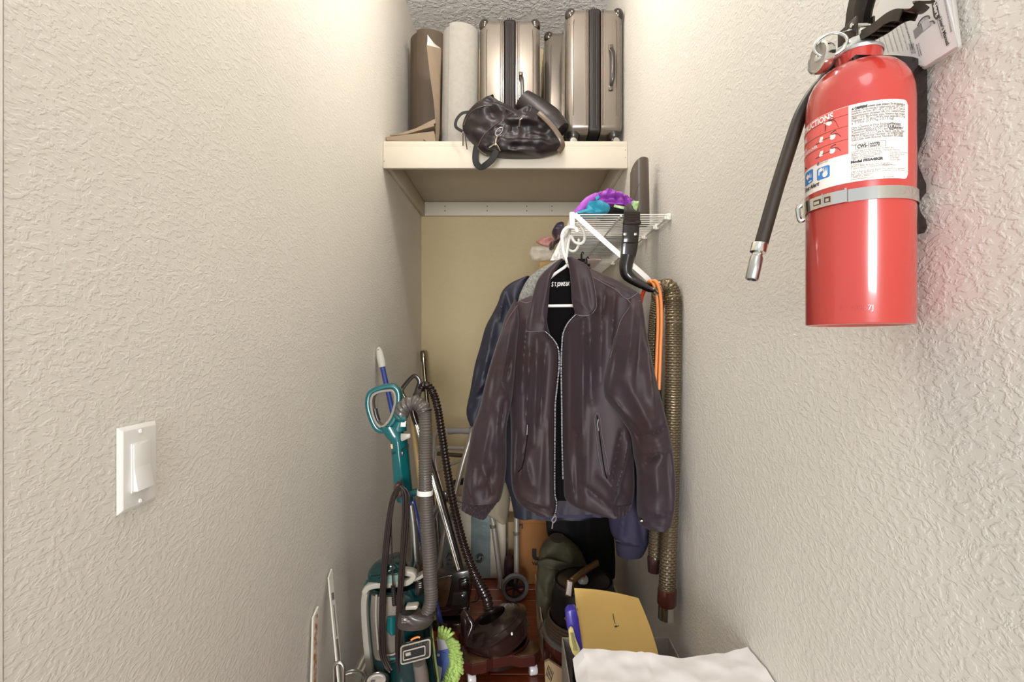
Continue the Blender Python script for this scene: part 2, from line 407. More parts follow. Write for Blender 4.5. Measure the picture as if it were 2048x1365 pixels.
tri = G([cyl(pp, zz0, ER+.0009), cyl(pp+.0024/ER, zz0, ER+.0009), cyl(pp+.0012/ER, zz0+.0023, ER+.0009)], [(0, 1, 2)]); part('print', tri, m_ink, lab)
low = ['CONTENTS MANUFACTURED BY', 'Sichuan Wison Sunsheng Chemical Factory', 'Shibin Town, Suzhou City', 'Jiangsu Province CHINA', '+86-512-66060000']
for i, s in enumerate(low): cyltext(s, 1703, 307+i*3.6, .0018, m_ink2)
cyltext('Model FE3A40GR', 1702, 328, .0027, m_ink, bold=.08)
for i, s in enumerate(['CX3622', '©2011 BRK Brands, Inc. A Jarden', 'Corporation company (NYSE:JAH)', '', '3901 Liberty Street Road', 'Aurora, IL 60504-8122', 'All rights reserved', '1-800-323-9005', 'www.firstalert.com']):
    if s: cyltext(s, 1702, 333+i*3.6, .0018, m_ink2)
for i, s in enumerate(['Extended Test Pressure', 'One Liberty Street', 'Bldg No. 35', 'Serial 0002', 'Factory 0001']): cyltext(s, 1779, 306+i*3.8, .0015, m_ink2)
for i, s in enumerate(['Made in Mexico', '', 'First Alert® is a registered', 'trademark of the First Alert Trust.']):
    if s: cyltext(s, 1764, 332+i*3.6, .0015, m_ink2)
cyltext('LBL-0324-04', 1764, 356, .0015, m_ink2)
cyltext('No.', 1703, 294, .0024, m_ink2)
p0, p1 = phi_at(1711), phi_at(1771); z0, z1 = z_at(1711, 300), z_at(1711, 289)
fr = patch(p0, p1, z0, z0+.0003, ER+.0009)+patch(p0, p1, z1-.0003, z1, ER+.0009)+patch(p0, p0+.006, z0, z1, ER+.0009, n=2)+patch(p1-.006, p1, z0, z1, ER+.0009, n=2)
part('number_box', fr, m_ink2, lab)
cyltext('CW5-122270', 1715, 297.5, .0038, m_ink, 1759, bold=.05)
# UL mark
def ring(px, py, ro, ri, m, r=ER+.0009, n=24):
    pc = phi_at(px); zc = z_at(px, py); v = []; f = []
    for i in range(n):
        a = 2*PI*i/n
        for rr in (ro, ri): v.append(cyl(pc+rr*math.cos(a)/ER, zc+rr*math.sin(a), r))
    for i in range(n): j = (i+1) % n; f.append((2*i, 2*i+1, 2*j+1, 2*j))
    part('print', G(v, f), m, lab)
ring(1783, 253, .0036, .0031, m_ink); cyltext('UL', 1779.3, 256, .0030, m_ink, bold=.04)
cyltext('LISTED', 1790, 257.5, .0019, m_ink, 1801, bold=.05)
part('print', patch(phi_at(1791.5), phi_at(1800), z_at(1795, 252), z_at(1795, 247), ER+.0008, n=4), m_ink2, lab)
# pictograms
def blob(pts, m, r): part('print', G([cyl(phi_at(x), z_at(x, y), r) for x, y in pts], [tuple(range(len(pts)))]), m, lab, smooth=False)
for (x0, x1, ya, yb, ta, tb) in ((1635, 1660, 336, 361, 331, 354.5), (1612, 1627, 344, 370, 339.5, 366), (1604.5, 1606.5, 352, 376, 350, 374)):
    zc0, zc1 = z_at((x0+x1)/2, (yb+tb)/2), z_at((x0+x1)/2, (ya+ta)/2)
    part('pictogram', patch(phi_at(x0), phi_at(x1), zc0, zc1, ER+.0007, n=8, corner=.001), m_blue, lab)
blob([(1638, 352), (1638.5, 340), (1642, 338), (1643, 343), (1640.5, 345), (1640.5, 351)], m_white, ER+.0009)
ring(1651, 348.5, .0031, .0, m_white, n=16); ring(1643.5, 340, .0020, 0, m_white, n=12)
for fx in (1648, 1651.5, 1655): blob([(fx-1.2, 343.5), (fx-.7, 337.5), (fx+.2, 333.5), (fx+.8, 339), (fx+1.4, 343)], m_white, ER+.0009)
blob([(1614, 357), (1617, 349), (1620, 352), (1617.5, 361)], m_white, ER+.0009); blob([(1618, 364), (1624, 360), (1625, 362), (1620, 366)], m_white, ER+.0009)
for fx in (1620.5, 1623.5): blob([(fx-.9, 356), (fx-.4, 349), (fx+.2, 345), (fx+.8, 350), (fx+1, 355.5)], m_white, ER+.0009)
ring(1637.5, 328.5, .0016, .0008, m_ink); blob([(1612, 339), (1612, 336), (1614.8, 335), (1614.8, 338)], m_ink, ER+.0009)
for i, s in enumerate(('ELECTRICAL', 'EQUIPMENT')): cyltext(s, 1641, 326.5+i*3.2, .0013, m_ink2)
cyltext('LIQUIDS', 1617, 336, .0013, m_ink2)
cyltext('First Alert', 1605.5, 386.5, .0046, m_ink, 1640, bold=.05, shear=.25)
# little drawings on the red panel
for k, yo in enumerate((0, 22.5, 49.5)):
    cx_, cy_ = ((1661, 247), (1666, 274), (1665.5, 302))[k]
    if k:
        ring(cx_, cy_, .0030, 0, m_white, n=16)
        blob([(1639, cy_+13-2), (1642, cy_+1), (1647.5, cy_-1), (1647, cy_+9.5), (1641, cy_+12)], m_white, ER+.0009)
        blob([(1645, cy_+6.6), (1645.3, cy_+7.8), (1662, cy_+1), (1662, cy_-.2)], m_ink, ER+.0010)
        blob([(1632.5, cy_+15.3), (1633, cy_+16.6), (1641, cy_+12.2), (1640.5, cy_+11)], m_ink, ER+.0010)
    else:
        blob([(1653, 251), (1654, 245), (1663, 243), (1665, 247), (1660, 252)], m_white, ER+.0009)
        blob([(1651, 263), (1652.2, 263), (1653.5, 251), (1651.5, 250.5)], m_ink, ER+.0010)
        blob([(1648.5, 246), (1652.5, 245.5), (1652.5, 248), (1648.5, 248)], m_white, ER+.0009)
    for (a, b, c_) in (((-4, -7), (4, -12.5), (7, -13)), ((-2, -5), (9, -7), (17, -1 if k else 8))):
        q = catmull([Vector((cx_+u, cy_+v_, 0)) for u, v_ in (a, b, c_)], 7)
        blob([(p.x, p.y) for p in q]+[(p.x, p.y+1.6) for p in q[::-1]], m_ink, ER+.0010)
# stamped number
g = text('F 140867J', .0075, 0, 0, 1.0, ext=.0003); gp = phi_at(1680)
part('stamped_number', tmap(g, lambda x, y, z: cyl(gp+x*.98/ER, z_at(1680, 622)+y, ER+.00005+z)), m_red, fe, smooth=False)
# strap with latch
zs1, zs0 = z_at(1815, 373), z_at(1815, 398.5)
strap = part('strap', patch(phi_at(1690)-.02, phi_at(1832)+1.0, zs0, zs1, ER+.0018, .0012, 60), m_chrome, fe, 'chrome strap')
part('latch', patch(phi_at(1616), phi_at(1692), zs0, zs1, ER+.0042, .0014, 20), m_chrome, strap)
part('latch', patch(phi_at(1618)-.6, phi_at(1620), zs0+.0005, zs1-.0005, ER+.0022, .0012, 20), m_chrome, strap)
part('latch_ridge', patch(phi_at(1692), phi_at(1696), zs0-.0004, zs1+.0010, ER+.0060, .003, 4), m_chrome, strap)
part('latch_ridge', patch(phi_at(1650.5), phi_at(1652), zs0-.0004, zs1+.0010, ER+.0056, .002, 3), m_chrome, strap)
for a, b in ((1634, 1647), (1654, 1665)):
    part('latch_slot', patch(phi_at(a), phi_at(b), zs0+.0035, zs1-.0035, ER+.0046, .0006, 4), mat('dark slot', '#4a2a20', .5), strap)
    part('latch_slot', patch(phi_at(a)+.03, phi_at(b)-.02, zs0+.0042, zs1-.0055, ER+.0052, .0006, 4), m_chrome, strap)
hk = [cyl(phi_at(1612)-.02, z, r) for z, r in ((zs0-.004, ER+.002), (zs0-.005, ER+.006), (zs1-.004, ER+.008), (zs1-.001, ER+.004))]
part('latch_hook', tube(hk, .0026, 10, 14), m_chrome, strap)
# valve, levers, gauge, pin
m_alu = mat('cast aluminium', '#cfcfca', .3, .85, bump=(200, .1, .0005))
part('valve_collar', lathe([(.0, 1.5215), (.0235, 1.5215), (.024, 1.5225), (.024, 1.525), (.021, 1.527), (.0165, 1.531), (.0150, 1.538), (.0125, 1.5395), (0, 1.5395)], (EX, EY, 0), seg=40), m_alu, fe)
vb = Vector((EX, EY-.002, 1.541))
part('valve_block', box(EX-.0085, EX+.0085, EY-.016, EY+.014, 1.5365, 1.546, .003), m_alu, fe)
part('pivot_plate', box(EX-.0105, EX-.0080, .546, .578, 1.538, 1.560, .0008)+box(EX+.0080, EX+.0105, .546, .578, 1.538, 1.560, .0008), m_olblk, fe)
part('valve_outlet', tube([(EX-.008, EY+.006, 1.531), (EX-.021, EY+.012, 1.527), (EX-.030, EY+.018, 1.520)], .0075, 14), m_alu, fe)
def chan(path, wd, wt, hgt, tk=.0022):
    """pressed channel lever: top skin and two side flanges along a path in the YZ plane"""
    g = G(); pts = catmull(path, 26)
    for (x0, x1, z0, z1) in ((-1, 1, 0, tk), (-1, -1+.16, -hgt, 0), (1-.16, 1, -hgt, 0)):
        v = []; f = []
        for i, p in enumerate(pts):
            s = i/25; w2 = (wd+(wt-wd)*s); t = (pts[min(i+1, 25)]-pts[max(i-1, 0)]).normalized(); n = t.cross(Vector((1, 0, 0)));
            if n.z < 0: n = -n
            for a, b in ((x0, z0), (x1, z0), (x1, z1), (x0, z1)):
                v.append(p+Vector((1, 0, 0))*a*w2+n*b)
        for i in range(25):
            for k in range(4): l = (k+1) % 4; f.append((i*4+k, i*4+l, i*4+4+l, i*4+4+k))
        f.append((0, 1, 2, 3)); f.append((100, 101, 102, 103)); g = g+G(v, f)
    return g
# carry handle: level, runs towards the viewer
hp = [Vector((EX, .572, 1.546)), Vector((EX, .550, 1.541)), Vector((EX+.002, .529, 1.537)), Vector((EX+.004, .511, 1.5365)), Vector((EX+.005, .499, 1.533)), Vector((EX+.006, .492, 1.528))]
ch_ = part('carry_handle', chan(hp, .0075, .009, .008), m_olblk, fe)
g = G()
for i in range(7):
    t = .2+i*.1; q = catmull(hp, 50)[int(t*49)]
    g = g+box(EX-.004, EX+.009, q.y-.0008, q.y+.0008, q.z-.0085, q.z-.0010, .0003)
part('handle_rib', g, m_olblk, ch_)
tip = tube([hp[-1]+Vector((0, 0, 0)), hp[-1]+Vector((.002, -.006, -.003)), hp[-1]+Vector((.004, -.012, .000)), hp[-1]+Vector((.004, -.009, .003))], .002, 8, 12, flat=(.010, .0012), up=(0, 0, 1))
part('handle_tip', tip, m_olblk, ch_)
# squeeze lever: rises steeply
lp = [Vector((EX, .568, 1.550)), Vector((EX, .563, 1.562)), Vector((EX, .560, 1.574)), Vector((EX+.001, .553, 1.590)), Vector((EX+.002, .538, 1.608)), Vector((EX+.003, .515, 1.622))]
part('squeeze_lever', chan(lp, .0095, .013, .012), m_olblk, fe)
part('lever_pin', tube([(EX-.012, EY-.006, 1.553), (EX+.012, EY-.006, 1.553)], .0025, 12), m_chrome, fe)
part('pull_pin', tube([(EX-.024, EY-.004, 1.546), (EX-.012, EY-.004, 1.549), (EX+.010, EY-.004, 1.550)], .0014, 8), m_chrome, fe)
rc = P(1661, 89.5, EY-.012); pr_ = part('pin_ring', tube([rc+Vector((.0135*math.cos(a), -.007*math.cos(a), .0122*math.sin(a))) for a in [2*PI*i/48 for i in range(48)]], .0017, 10, closed=True), m_chrome, fe)
gc = P(1641, 116, EY-.004); gn = Vector((-.93, -.10, .06))
ga = part('gauge', lathe([(0, -.010), (.010, -.010), (.0155, -.006), (.0165, -.001), (.0165, .0035), (.0145, .0045), (.0140, .002), (0, .002)], gc, gn, 40), m_chrome, fe, 'chrome rimmed pressure gauge')
part('gauge_face', lathe([(0, .0022), (.0138, .0022), (.0138, .0018)], gc, gn, 32), mat('gauge face', '#8a8078', .3, .3), ga)
part('gauge_hub', lathe([(0, .0045), (.004, .0042), (.0045, .002)], gc, gn, 20), m_alu, ga)
part('gauge_glass', lathe([(0, .0052), (.008, .0050), (.0138, .0040), (.0138, .0038)], gc, gn, 32), mat('clear cover', '#ffffff', .03, trans=1., alpha=.25), ga)
part('gauge_stem', tube([gc-gn.normalized()*.008, Vector((EX-.006, EY-.004, 1.534))], .005, 12), m_alu, ga)
# hose and nozzle
hp2 = [P(1672, 130, .588), P(1650, 160, .594), P(1625, 190, .598), P(1600, 235, .600), P(1578, 300, .600), P(1556, 370, .598), P(1536, 440, .596), P(1519, 500, .594)]
ho = part('hose', tube([Vector((EX-.010, EY+.010, 1.527))]+hp2[1:], .0078, 16, 60), m_rub, fe)
d = (P(1506, 556, .592)-P(1519, 500, .594)).normalized(); n0 = P(1520, 488, .594)
part('nozzle_collar', lathe([(0, 0), (.0088, 0), (.0092, .001), (.0092, .011), (.006, .0125), (.006, .016), (0, .016)], n0, d, 24), m_chrome, ho)
part('nozzle', lathe([(0, .014), (.0062, .015), (.0075, .018), (.0075, .043), (.0066, .0445), (.005, .0445), (.005, .03), (0, .03)], n0, d, 24), m_steel, ho)
# wall bracket
bk = thing('wall_bracket', 'black wavy-edged steel bracket behind the red extinguisher', 'bracket', (XR-.004, .56, 1.315))
YF = .5355
fo = [(1706, 114), (1712, 109), (1740, 109), (1790, 110), (1825, 113), (1840, 118), (1850, 128), (1855, 142), (1855, 200), (1855, 245), (1851, 268), (1842, 290), (1836, 310), (1837, 330), (1845, 350), (1853, 368), (1853, 385), (1842, 400), (1838, 410), (1842, 425), (1852, 440), (1855, 455), (1850, 466), (1832, 470)]
fi = [(1822, 465), (1822, 300), (1822, 200), (1818, 170), (1800, 148), (1775, 138), (1745, 136), (1725, 130), (1710, 122)]
fn_ = lambda u, v, d: P(u, v, YF)+Vector((0, d, 0))
part('front_flange', prism(fo+fi, 0, .002, fn_, .0005), m_blk, bk)
web = fo[:10]; off_ = [(x-4 if x > 1850 else x-(2 if x > 1835 else 0), y+4 if x < 1850 else y) for x, y in web]
part('web', prism(web+off_[::-1], .002, .050, fn_, .0003), m_blk, bk)
part('back_plate', box(XR-.004, XR-.0005, YF+.032, .606, 1.322, 1.505, .0012), m_blk, bk)
part('side_web', box(XR-.026, XR-.021, YF+.0021, YF+.034, 1.322, 1.49, .0008)+box(XR-.026, XR-.004, YF+.030, YF+.034, 1.322, 1.49, .0008), m_blk, bk)
part('bolt', lathe([(0, .004), (.003, .003), (.0045, .001), (.0045, 0)], (XR-.004, .567, 1.446), (-1, 0, 0), 16), m_steel, bk)
# manual behind the levers
mn = thing('instruction_manual', 'white folded user manual tucked behind the extinguisher levers', 'manual', (XR-.006, .5, 1.47))
m_pap = mat('booklet paper', '#e9e7e3', .6, var=.03)
m_pap2 = mat('booklet paper edge', '#d9d5cd', .6)
WX = XR-.012
def wallp(px, py, d=0.):   # a point of the wall-parallel plane, thickness d off the wall
    X = WX-d; s = (px-VX)/X; return Vector((X, FPX/s, HY-(py-VY)/s))
q0, q1, q2, q3 = (1700, 118), (1835, -60), (1900, -45), (1922, 100); q4 = (1846, 140)
def sheet(pts, d0, d1): return prism(pts, d0, d1, lambda u, v, d: wallp(u, v, d), 0)
part('page', sheet([(1722, 92), (1790, -60), (1905, -60), (1924, 95), (1850, 139), (1735, 108)], -.0035, -.002), m_pap2, mn)
part('page', sheet([(1720, 92), (1788, -60), (1893, -60), (1916, 94), (1912, 97), (1850, 136), (1735, 107)], -.0018, .0002), m_pap, mn)
cov = part('cover', sheet([(1721, 96), (1785, -60), (1872, -60), (1886, -20), (1905, 50), (1915, 92), (1850, 133), (1740, 110)], .0006, .002), m_pap, mn)
def mtext(s, x0, y0, x1, y1, h, m, d=.0026, bold=.03):
    """print on the cover, reading from (x0,y0) to (x1,y1) as seen"""
    a = wallp(x0, y0, d); b = wallp(x1, y1, d); e = (b-a); L = e.length; e.normalize(); nn = Vector((-1, 0, 0)); up = nn.cross(e)
    g = text(s, h*1.38, bold*h); w0 = min(p.x for p in g.v); w1 = max(p.x for p in g.v); k = L/(w1-w0)
    part('print', tmap(g, lambda x, y, z: a+e*(x-w0)*k+up*y*1), m, cov, smooth=False)
m_dk = mat('banner ink', '#4c453c', .5)
part('print', sheet([(1862, 0), (1867, 34), (1872, 40), (1880, 34), (1872, 0), (1862, -60), (1850, -60)], .0021, .0024), m_dk, cov)
mtext('Alert', 1865, 2, 1872, 35, .0042, m_wink, .0028, .06)
mtext("User's Manual", 1877, 38, 1893, 92, .0034, m_dk, bold=.05)
mtext('Fire Extinguishers', 1873, 40, 1884, 78, .0015, m_ink2)
mtext('INSTRUCTIONS FOR FIRE EXTINGUISHER', 1887, 0, 1901, 66, .0019, m_ink2)
for i in range(11):
    t = i/10; x = 1806-i*8.2; y = 38+i*6.2
    L_ = max(60-i*4.5, 12)
    mtext(('please read carefully and save ' if i == 0 else 'read all instructions before use keep this manual ') [:int(34-i*1.6)], x, y, x+L_*.30, y+L_, .0013 if i else .0019, m_ink2 if i else m_ink)
mtext('IMPORTANT', 1733, 85, 1739, 101, .0022, m_ink)
for i, s in enumerate(('Thanks to', 'ANSI/UL 711', 'and ANSI/UL 299')): mtext(s, 1824-i*3.5, 88+i*0, 1830-i*3.5, 108, .0015, m_ink)
mtext('For Customer', 1836, 88, 1842, 112, .0014, m_ink); mtext('Models FE3A40', 1832, 90, 1838, 114, .0014, m_ink)
m_gr = mat('print grey', '#8d8b88', .6); m_gr2 = mat('print light grey', '#c9c8c5', .6)
part('print', sheet([(1826, 62), (1842, 46), (1846, 62), (1830, 78)], .0021, .0024), m_gr, cov)
part('print', sheet([(1841, 46), (1850, 38), (1858, 40), (1862, 50), (1846, 63)], .0021, .0024), m_gr2, cov)
part('print', tube([wallp(x, y, .003) for x, y in ((1835, 52), (1840, 42), (1848, 34), (1857, 32), (1859, 37))], .0006, 6, 16), m_dk, cov)
part('print', tube([wallp(x, y, .003) for x, y in ((1860, 43), (1866, 42), (1869, 47))], .0006, 6, 8), m_dk, cov)
# ================================================================ ON THE UPPER SHELF
m_mat = mat('brown foam mat', '#5b4c3c', .6, bump=(300, .2, .001), var=.1)
m_felt = mat('grey felt', '#9b968d', .9, bump=(500, .5, .001), var=.08, vscale=60)
def roll(name, x, y, r, z0, z1, m, label, lean=0., turns=3, th=.006):
    pts = []; n = 150; v = []; f = []
    for i in range(n+1):
        a = 2*PI*turns*i/n; rr = r-(th*1.15)*a/(2*PI); pts.append((rr, a-PI/2-.5))
    for (rr, a) in pts:
        for (q, z) in ((rr, z0), (rr, z1), (rr-th, z1), (rr-th, z0)):
            v.append(Vector((x+q*math.cos(a)+lean*(z-z0), y+q*math.sin(a), z-(.004 if z == z1 else 0)*math.sin(a*.5))))
    for i in range(n):
        for k in range(4): l = (k+1) % 4; f.append((i*4+k, i*4+l, i*4+4+l, i*4+4+k))
    f.append((0, 1, 2, 3)); f.append(tuple(n*4+k for k in range(4)))
    return single(name, G(v, f), m, label, 'rolled mat')
roll('rolled_mat', -.4165, 2.42, .098, SZ, 2.012+.655, m_mat, 'dark brown upright foam roll at the left end of the upper shelf')
roll('rolled_felt', -.2475, 2.17, .082, SZ, 2.012+.535, m_felt, 'pale grey upright felt roll between brown paper and silver suitcase', lean=.015)
m_kraft = mat('brown kraft felt', '#8d7b66', .85, bump=(120, .4, .001), var=.15)
m_kraftl = mat('pale tissue paper', '#d8cfc2', .7, var=.05)
kf = thing('kraft_wrap', 'brown kraft wrap folded on the shelf and rising beside the grey roll', 'wrapping paper', (-.42, 2.05, SZ))
def ribbon(rows, th, m, name, par):
    """rows of (left point, right point), a thick sheet"""
    v = []; f = []; a = [r[0] for r in rows]; b = [r[1] for r in rows]; n = len(rows)
    A = catmull(a, n*5); B = catmull(b, n*5); n = len(A)
    for p, q in zip(A, B):
        nr = Vector((0, 1, 0))
        for s in (0, .25, .5, .75, 1): v.append(p.lerp(q, s))
        for s in (1, .75, .5, .25, 0): v.append(p.lerp(q, s)+nr*th)
    for i in range(n-1):
        for k in range(10): l = (k+1) % 10; f.append((i*10+k, i*10+l, i*10+10+l, i*10+10+k))
    f.append(tuple(range(10))); f.append(tuple(n*10-10+k for k in range(10)))
    return part(name, G(v, f), m, par)
ribbon([(P(853, 90, 2.12), P(882, 96, 2.16)), (P(860, 150, 2.10), P(881, 150, 2.15)), (P(868, 210, 2.07), P(880, 210, 2.12)), (P(871, 262, 2.05), P(879, 262, 2.09)), (P(868, 289, 2.04), P(876, 289, 2.07))], .004, m_kraft, 'tall_sheet', kf)
ribbon([(P(855, 69, 2.121), P(857, 72, 2.12)), (P(855, 80, 2.121), P(868, 86, 2.13)), (P(854, 90, 2.12), P(882, 97, 2.16))], .003, m_kraftl, 'tissue_tip', kf)
for i, (pl_, dz) in enumerate(((((771, 289), (771, 282), (846, 279), (853, 289)), 0), (((773, 282), (771, 274), (868, 262), (872, 288), (858, 288), (848, 280)), .0), (((780, 272), (779, 269), (800, 266), (866, 246), (869, 252), (812, 269)), 0), (((815, 268), (832, 256), (870, 237), (872, 246), (845, 262)), 0))):
    Y0 = (2.015, 2.03, 2.035, 2.05)[i]
    part('fold', pxprism(pl_, Y0, .20-.02*i, .0025, 0), m_kraft, kf, smooth=False)
# suitcases
m_case = mat('silver shell', '#847b71', .24, .65, var=.06, vscale=3, coat=.5)
m_case2 = mat('silver shell groove', '#5f554a', .3, .5)
m_zip = mat('black zipper tape', '#1b1311', .55, bump=(60, .3, .001))
m_corner = mat('corner guard', '#2c1d17', .2, coat=.6)
m_case_bk = mat('suitcase plastic black', '#221c18', .35, coat=.3)
def suitcase(name, label, x0, x1, y0, y1, z1, handle, rot=0., front_wheels=True):
    cx_, cy_ = (x0+x1)/2, (y0+y1)/2
    r = thing(name, label, 'suitcase', (cx_, cy_, SZ), 'silver hard-shell suitcases on the upper shelf')
    zb = SZ+.052; W = x1-x0; zw = .026; mid = cx_; g1 = (x0, mid-zw); g2 = (mid+zw, x1)
    def shell(a, b, outer):
        bm = bmesh.new(); bmesh.ops.create_cube(bm, size=1)
        for v in bm.verts: v.co = Vector(((a+b)/2+v.co.x*(b-a), cy_+v.co.y*(y1-y0), (zb+z1)/2+v.co.z*(z1-zb)))
        big = []
        for e in bm.edges:
            m_ = (e.verts[0].co+e.verts[1].co)/2
            if abs(m_.x-outer) < 1e-4 or (abs(m_.y-cy_) > .01 and abs(m_.z-(zb+z1)/2) > .01): big.append(e)
        bmesh.ops.bevel(bm, geom=big, offset=.034, segments=7, profile=.5, affect='EDGES')
        return fromb(bm)
    for (a, b, outer, sgn) in ((g1[0], g1[1], x0, 1), (g2[0], g2[1], x1, -1)):
        s = part('shell', shell(a, b, outer), m_case, r)
        # raised inverted-U moulding on the narrow face
        inn = (b-.012 if sgn == 1 else a+.012); out = (outer+sgn*.030)
        mo = [Vector((out, y0-.0008, zb+.07)), Vector((out, y0-.0008, z1-.085)), Vector((out+sgn*.006, y0-.0008, z1-.072)), Vector((outer+sgn*.012, y0+.008, z1-.070))]
        part('groove', tube(mo, .0016, 6, 24), m_case2, s)
        for k in (.006, .013):
            xx = (mid-zw-k if sgn == 1 else mid+zw+k)
            part('rim_ridge', tube([Vector((xx, y0-.0004, zb+.03)), Vector((xx, y0-.0004, z1-.034)), Vector((xx, y0+.016, z1-.008)), Vector((xx, y0+.04, z1+.0008))], .0022, 6, 20), m_case2 if k == .006 else m_case, s)
        # side panels: shallow vertical ribs on the big face
        for k in range(5):
            yy = y0+.06+(y1-y0-.12)*k/4
            part('rib', tube([Vector((outer, yy, zb+.05)), Vector((outer, yy, z1-.05))], .0022, 6), m_case, s)
        # corner guard
        bm = bmesh.new(); bmesh.ops.create_uvsphere(bm, u_segments=20, v_segments=12, radius=1)
        for v in bm.verts: v.co = Vector((outer+sgn*.021+v.co.x*.024, y0+.021+v.co.y*.024, z1-.024+v.co.z*.0275))
        cg = part('corner_guard', fromb(bm), m_corner, r)
        part('rivet', lathe([(0, .001), (.003, .0006), (.003, -.001)], (outer+sgn*.024, y0-.003, z1-.022), (0, -1, 0), 10), m_chrome, cg)
        # wheels
        for yy in (y0+.035, y1-.035):
            if yy > y1-.1 and not front_wheels: continue
            hx = outer+sgn*.034
            hs = part('wheel_housing', lathe([(0, zb+.012), (.026, zb+.012), (.027, zb-.008), (.020, zb-.018), (0, zb-.018)], (hx, yy, 0), seg=20), m_case_bk, r)
            wc = Vector((hx-.004*sgn, yy-.012, SZ+.0215))
            wh = part('wheel', lathe([(0, .010), (.012, .010), (.019, .010), (.0212, .008), (.0212, -.008), (.019, -.010), (0, -.010)], wc, (.35, -1, 0), 28), m_case_bk, r)
            hb = part('hub', lathe([(0, .0125), (.008, .0125), (.0155, .0108), (.0155, .010)], wc, (.35, -1, 0), 20), m_alu, wh)
    part('zipper_band', box(mid-zw-.001, mid+zw+.001, y0+.004, y1-.004, zb+.004, z1-.003, .012, 3), m_zip, r)
    for k in (-.008, 0, .008):
        part('zipper', tube([Vector((mid+k, y0+.003, zb+.02)), Vector((mid+k, y0+.003, z1-.02)), Vector((mid+k, y0+.02, z1-.003)), Vector((mid+k, y0+.05, z1-.002))], .0022, 6, 16), m_case_bk if k else m_zip, r)
    if handle:
        hx, ha, hb_ = handle
        h = part('side_handle', tube([Vector((hx, y0-.002, ha)), Vector((hx+.001, y0-.014, ha+.012)), Vector((hx+.006, y0-.024, ha+.04)), Vector((hx+.006, y0-.024, hb_-.04)), Vector((hx+.001, y0-.014, hb_-.012)), Vector((hx, y0-.002, hb_))], 1, 12, 30, flat=(.0075, .004), up=(0, 1, 0)), m_case_bk, r)
        for z in (ha, hb_): part('handle_mount', box(hx-.009, hx+.009, y0-.010, y0+.002, z-.013, z+.013, .004), m_case2, h)
    # folded telescopic handle on top
    part('trolley_handle', tube([Vector((mid+.03, y1-.09, z1-.002)), Vector((mid+.03, y1-.09, z1+.012)), Vector((mid+.06, y1-.09, z1+.012)), Vector((mid+.06, y1-.09, z1-.002))], .006, 8, 20), m_case_bk, r)
    if rot: r.rotation_euler = (0, 0, rot)
    return r
suitcase('suitcase', 'silver suitcase beside the grey roll, its lower half behind the black bag', -.155, .102, 2.115, 2.47, SZ+.575, (.020, 2.15, 2.34), rot=.0)
suitcase('suitcase', 'silver suitcase leaning behind the largest one at the right', .135, .385, 2.36, 2.70, SZ+.675, None)
suitcase('suitcase', 'largest silver suitcase with side handle at the right end of the shelf', .203, .438, 2.032, 2.335, SZ+.565, (.385, 2.245, 2.405))
single('storage_box', box(.095, .125, 2.56, 2.74, SZ, SZ+.52, .003), mat('beige board', '#cbbd9f', .7), 'beige board standing behind the silver suitcases', 'board')
# duffel bag hanging over the shelf edge
m_duf = mat('black brown nylon', '#1a1112', .42, bump=(35, .15, .003), var=.2)
m_duf2 = mat('duffel piping', '#3c2a25', .3, coat=.2)
m_web = mat('black webbing', '#0f0c0c', .7, bump=(700, .3, .0005))
db = thing('duffel_bag', 'black nylon duffel bag slumped over the edge of the upper shelf', 'bag', (0, 1.99, 1.93))
def yfun(base): return lambda u: base
part('rear_roll', tube([P(1046, 203, 2.05), P(1072, 222, 2.04), (P(1100, 243, 2.03)), P(1122, 264, 2.02)], [.046, .052, .054, .042], 24, 24, prof=lambda t, a: 1+.03*math.sin(3*a+t*5)), m_duf, db)
part('end_cap', lathe([(0, .012), (.025, .010), (.040, .003), (.046, -.01), (.044, -.02)], P(1044, 201, 2.05), (-.75, -.1, .62), 24), m_duf, db)
part('main_body', loft([(985, 209), (958, 213), (936, 229), (926, 248), (927, 264), (938, 280), (952, 292), (975, 300)], [(990, 209), (1006, 216), (1040, 229), (1062, 240), (1070, 255), (1070, 270), (1060, 285), (1040, 300)], 1.985, lambda u: .075, .06,
    [(950, 225, 1030, 232, 9, .010), (975, 230, 990, 250, 7, -.012), (990, 225, 1010, 250, 6, .010), (935, 255, 975, 275, 8, -.012), (925, 240, 960, 215, 4, .006), (965, 215, 1050, 238, 4, -.010)], 46, 46, wr=.010, wrs=(.06, .06)), m_duf, db)
part('front_pocket', loft([(1050, 224), (1010, 240), (975, 262), (958, 285), (955, 296), (963, 306), (978, 311), (1000, 313.5)], [(1058, 224), (1085, 232), (1102, 248), (1118, 266), (1126, 280), (1126, 295), (1114, 306), (1085, 313.5)], 1.958, .062, lambda u: .045 if u < .7 else .03,
    [(1000, 250, 1085, 258, 6, .012), (1010, 270, 1110, 276, 14, -.022), (1005, 300, 1060, 294, 8, .014), (1050, 295, 1110, 300, 8, .012), (960, 290, 975, 308, 5, .010), (1040, 238, 1070, 250, 5, .008), (1015, 285, 1090, 288, 5, -.012), (970, 280, 1000, 255, 5, .008), (1062, 230, 1052, 252, 4, .01)], 60, 60, wr=.010, wrs=(.07, .09)), m_duf, db)
part('side_flap', ptube([(1077, 226, 1.905), (1092, 240, 1.90), (1108, 258, 1.898), (1121, 278, 1.90), (1125, 292, 1.91), (1118, 304, 1.925)], 0, 1, seg=10, n=40, flat=(.010, .006), up=(0, 1, 0)), mat('flap brown', '#5a4838', .35, coat=.3), db)
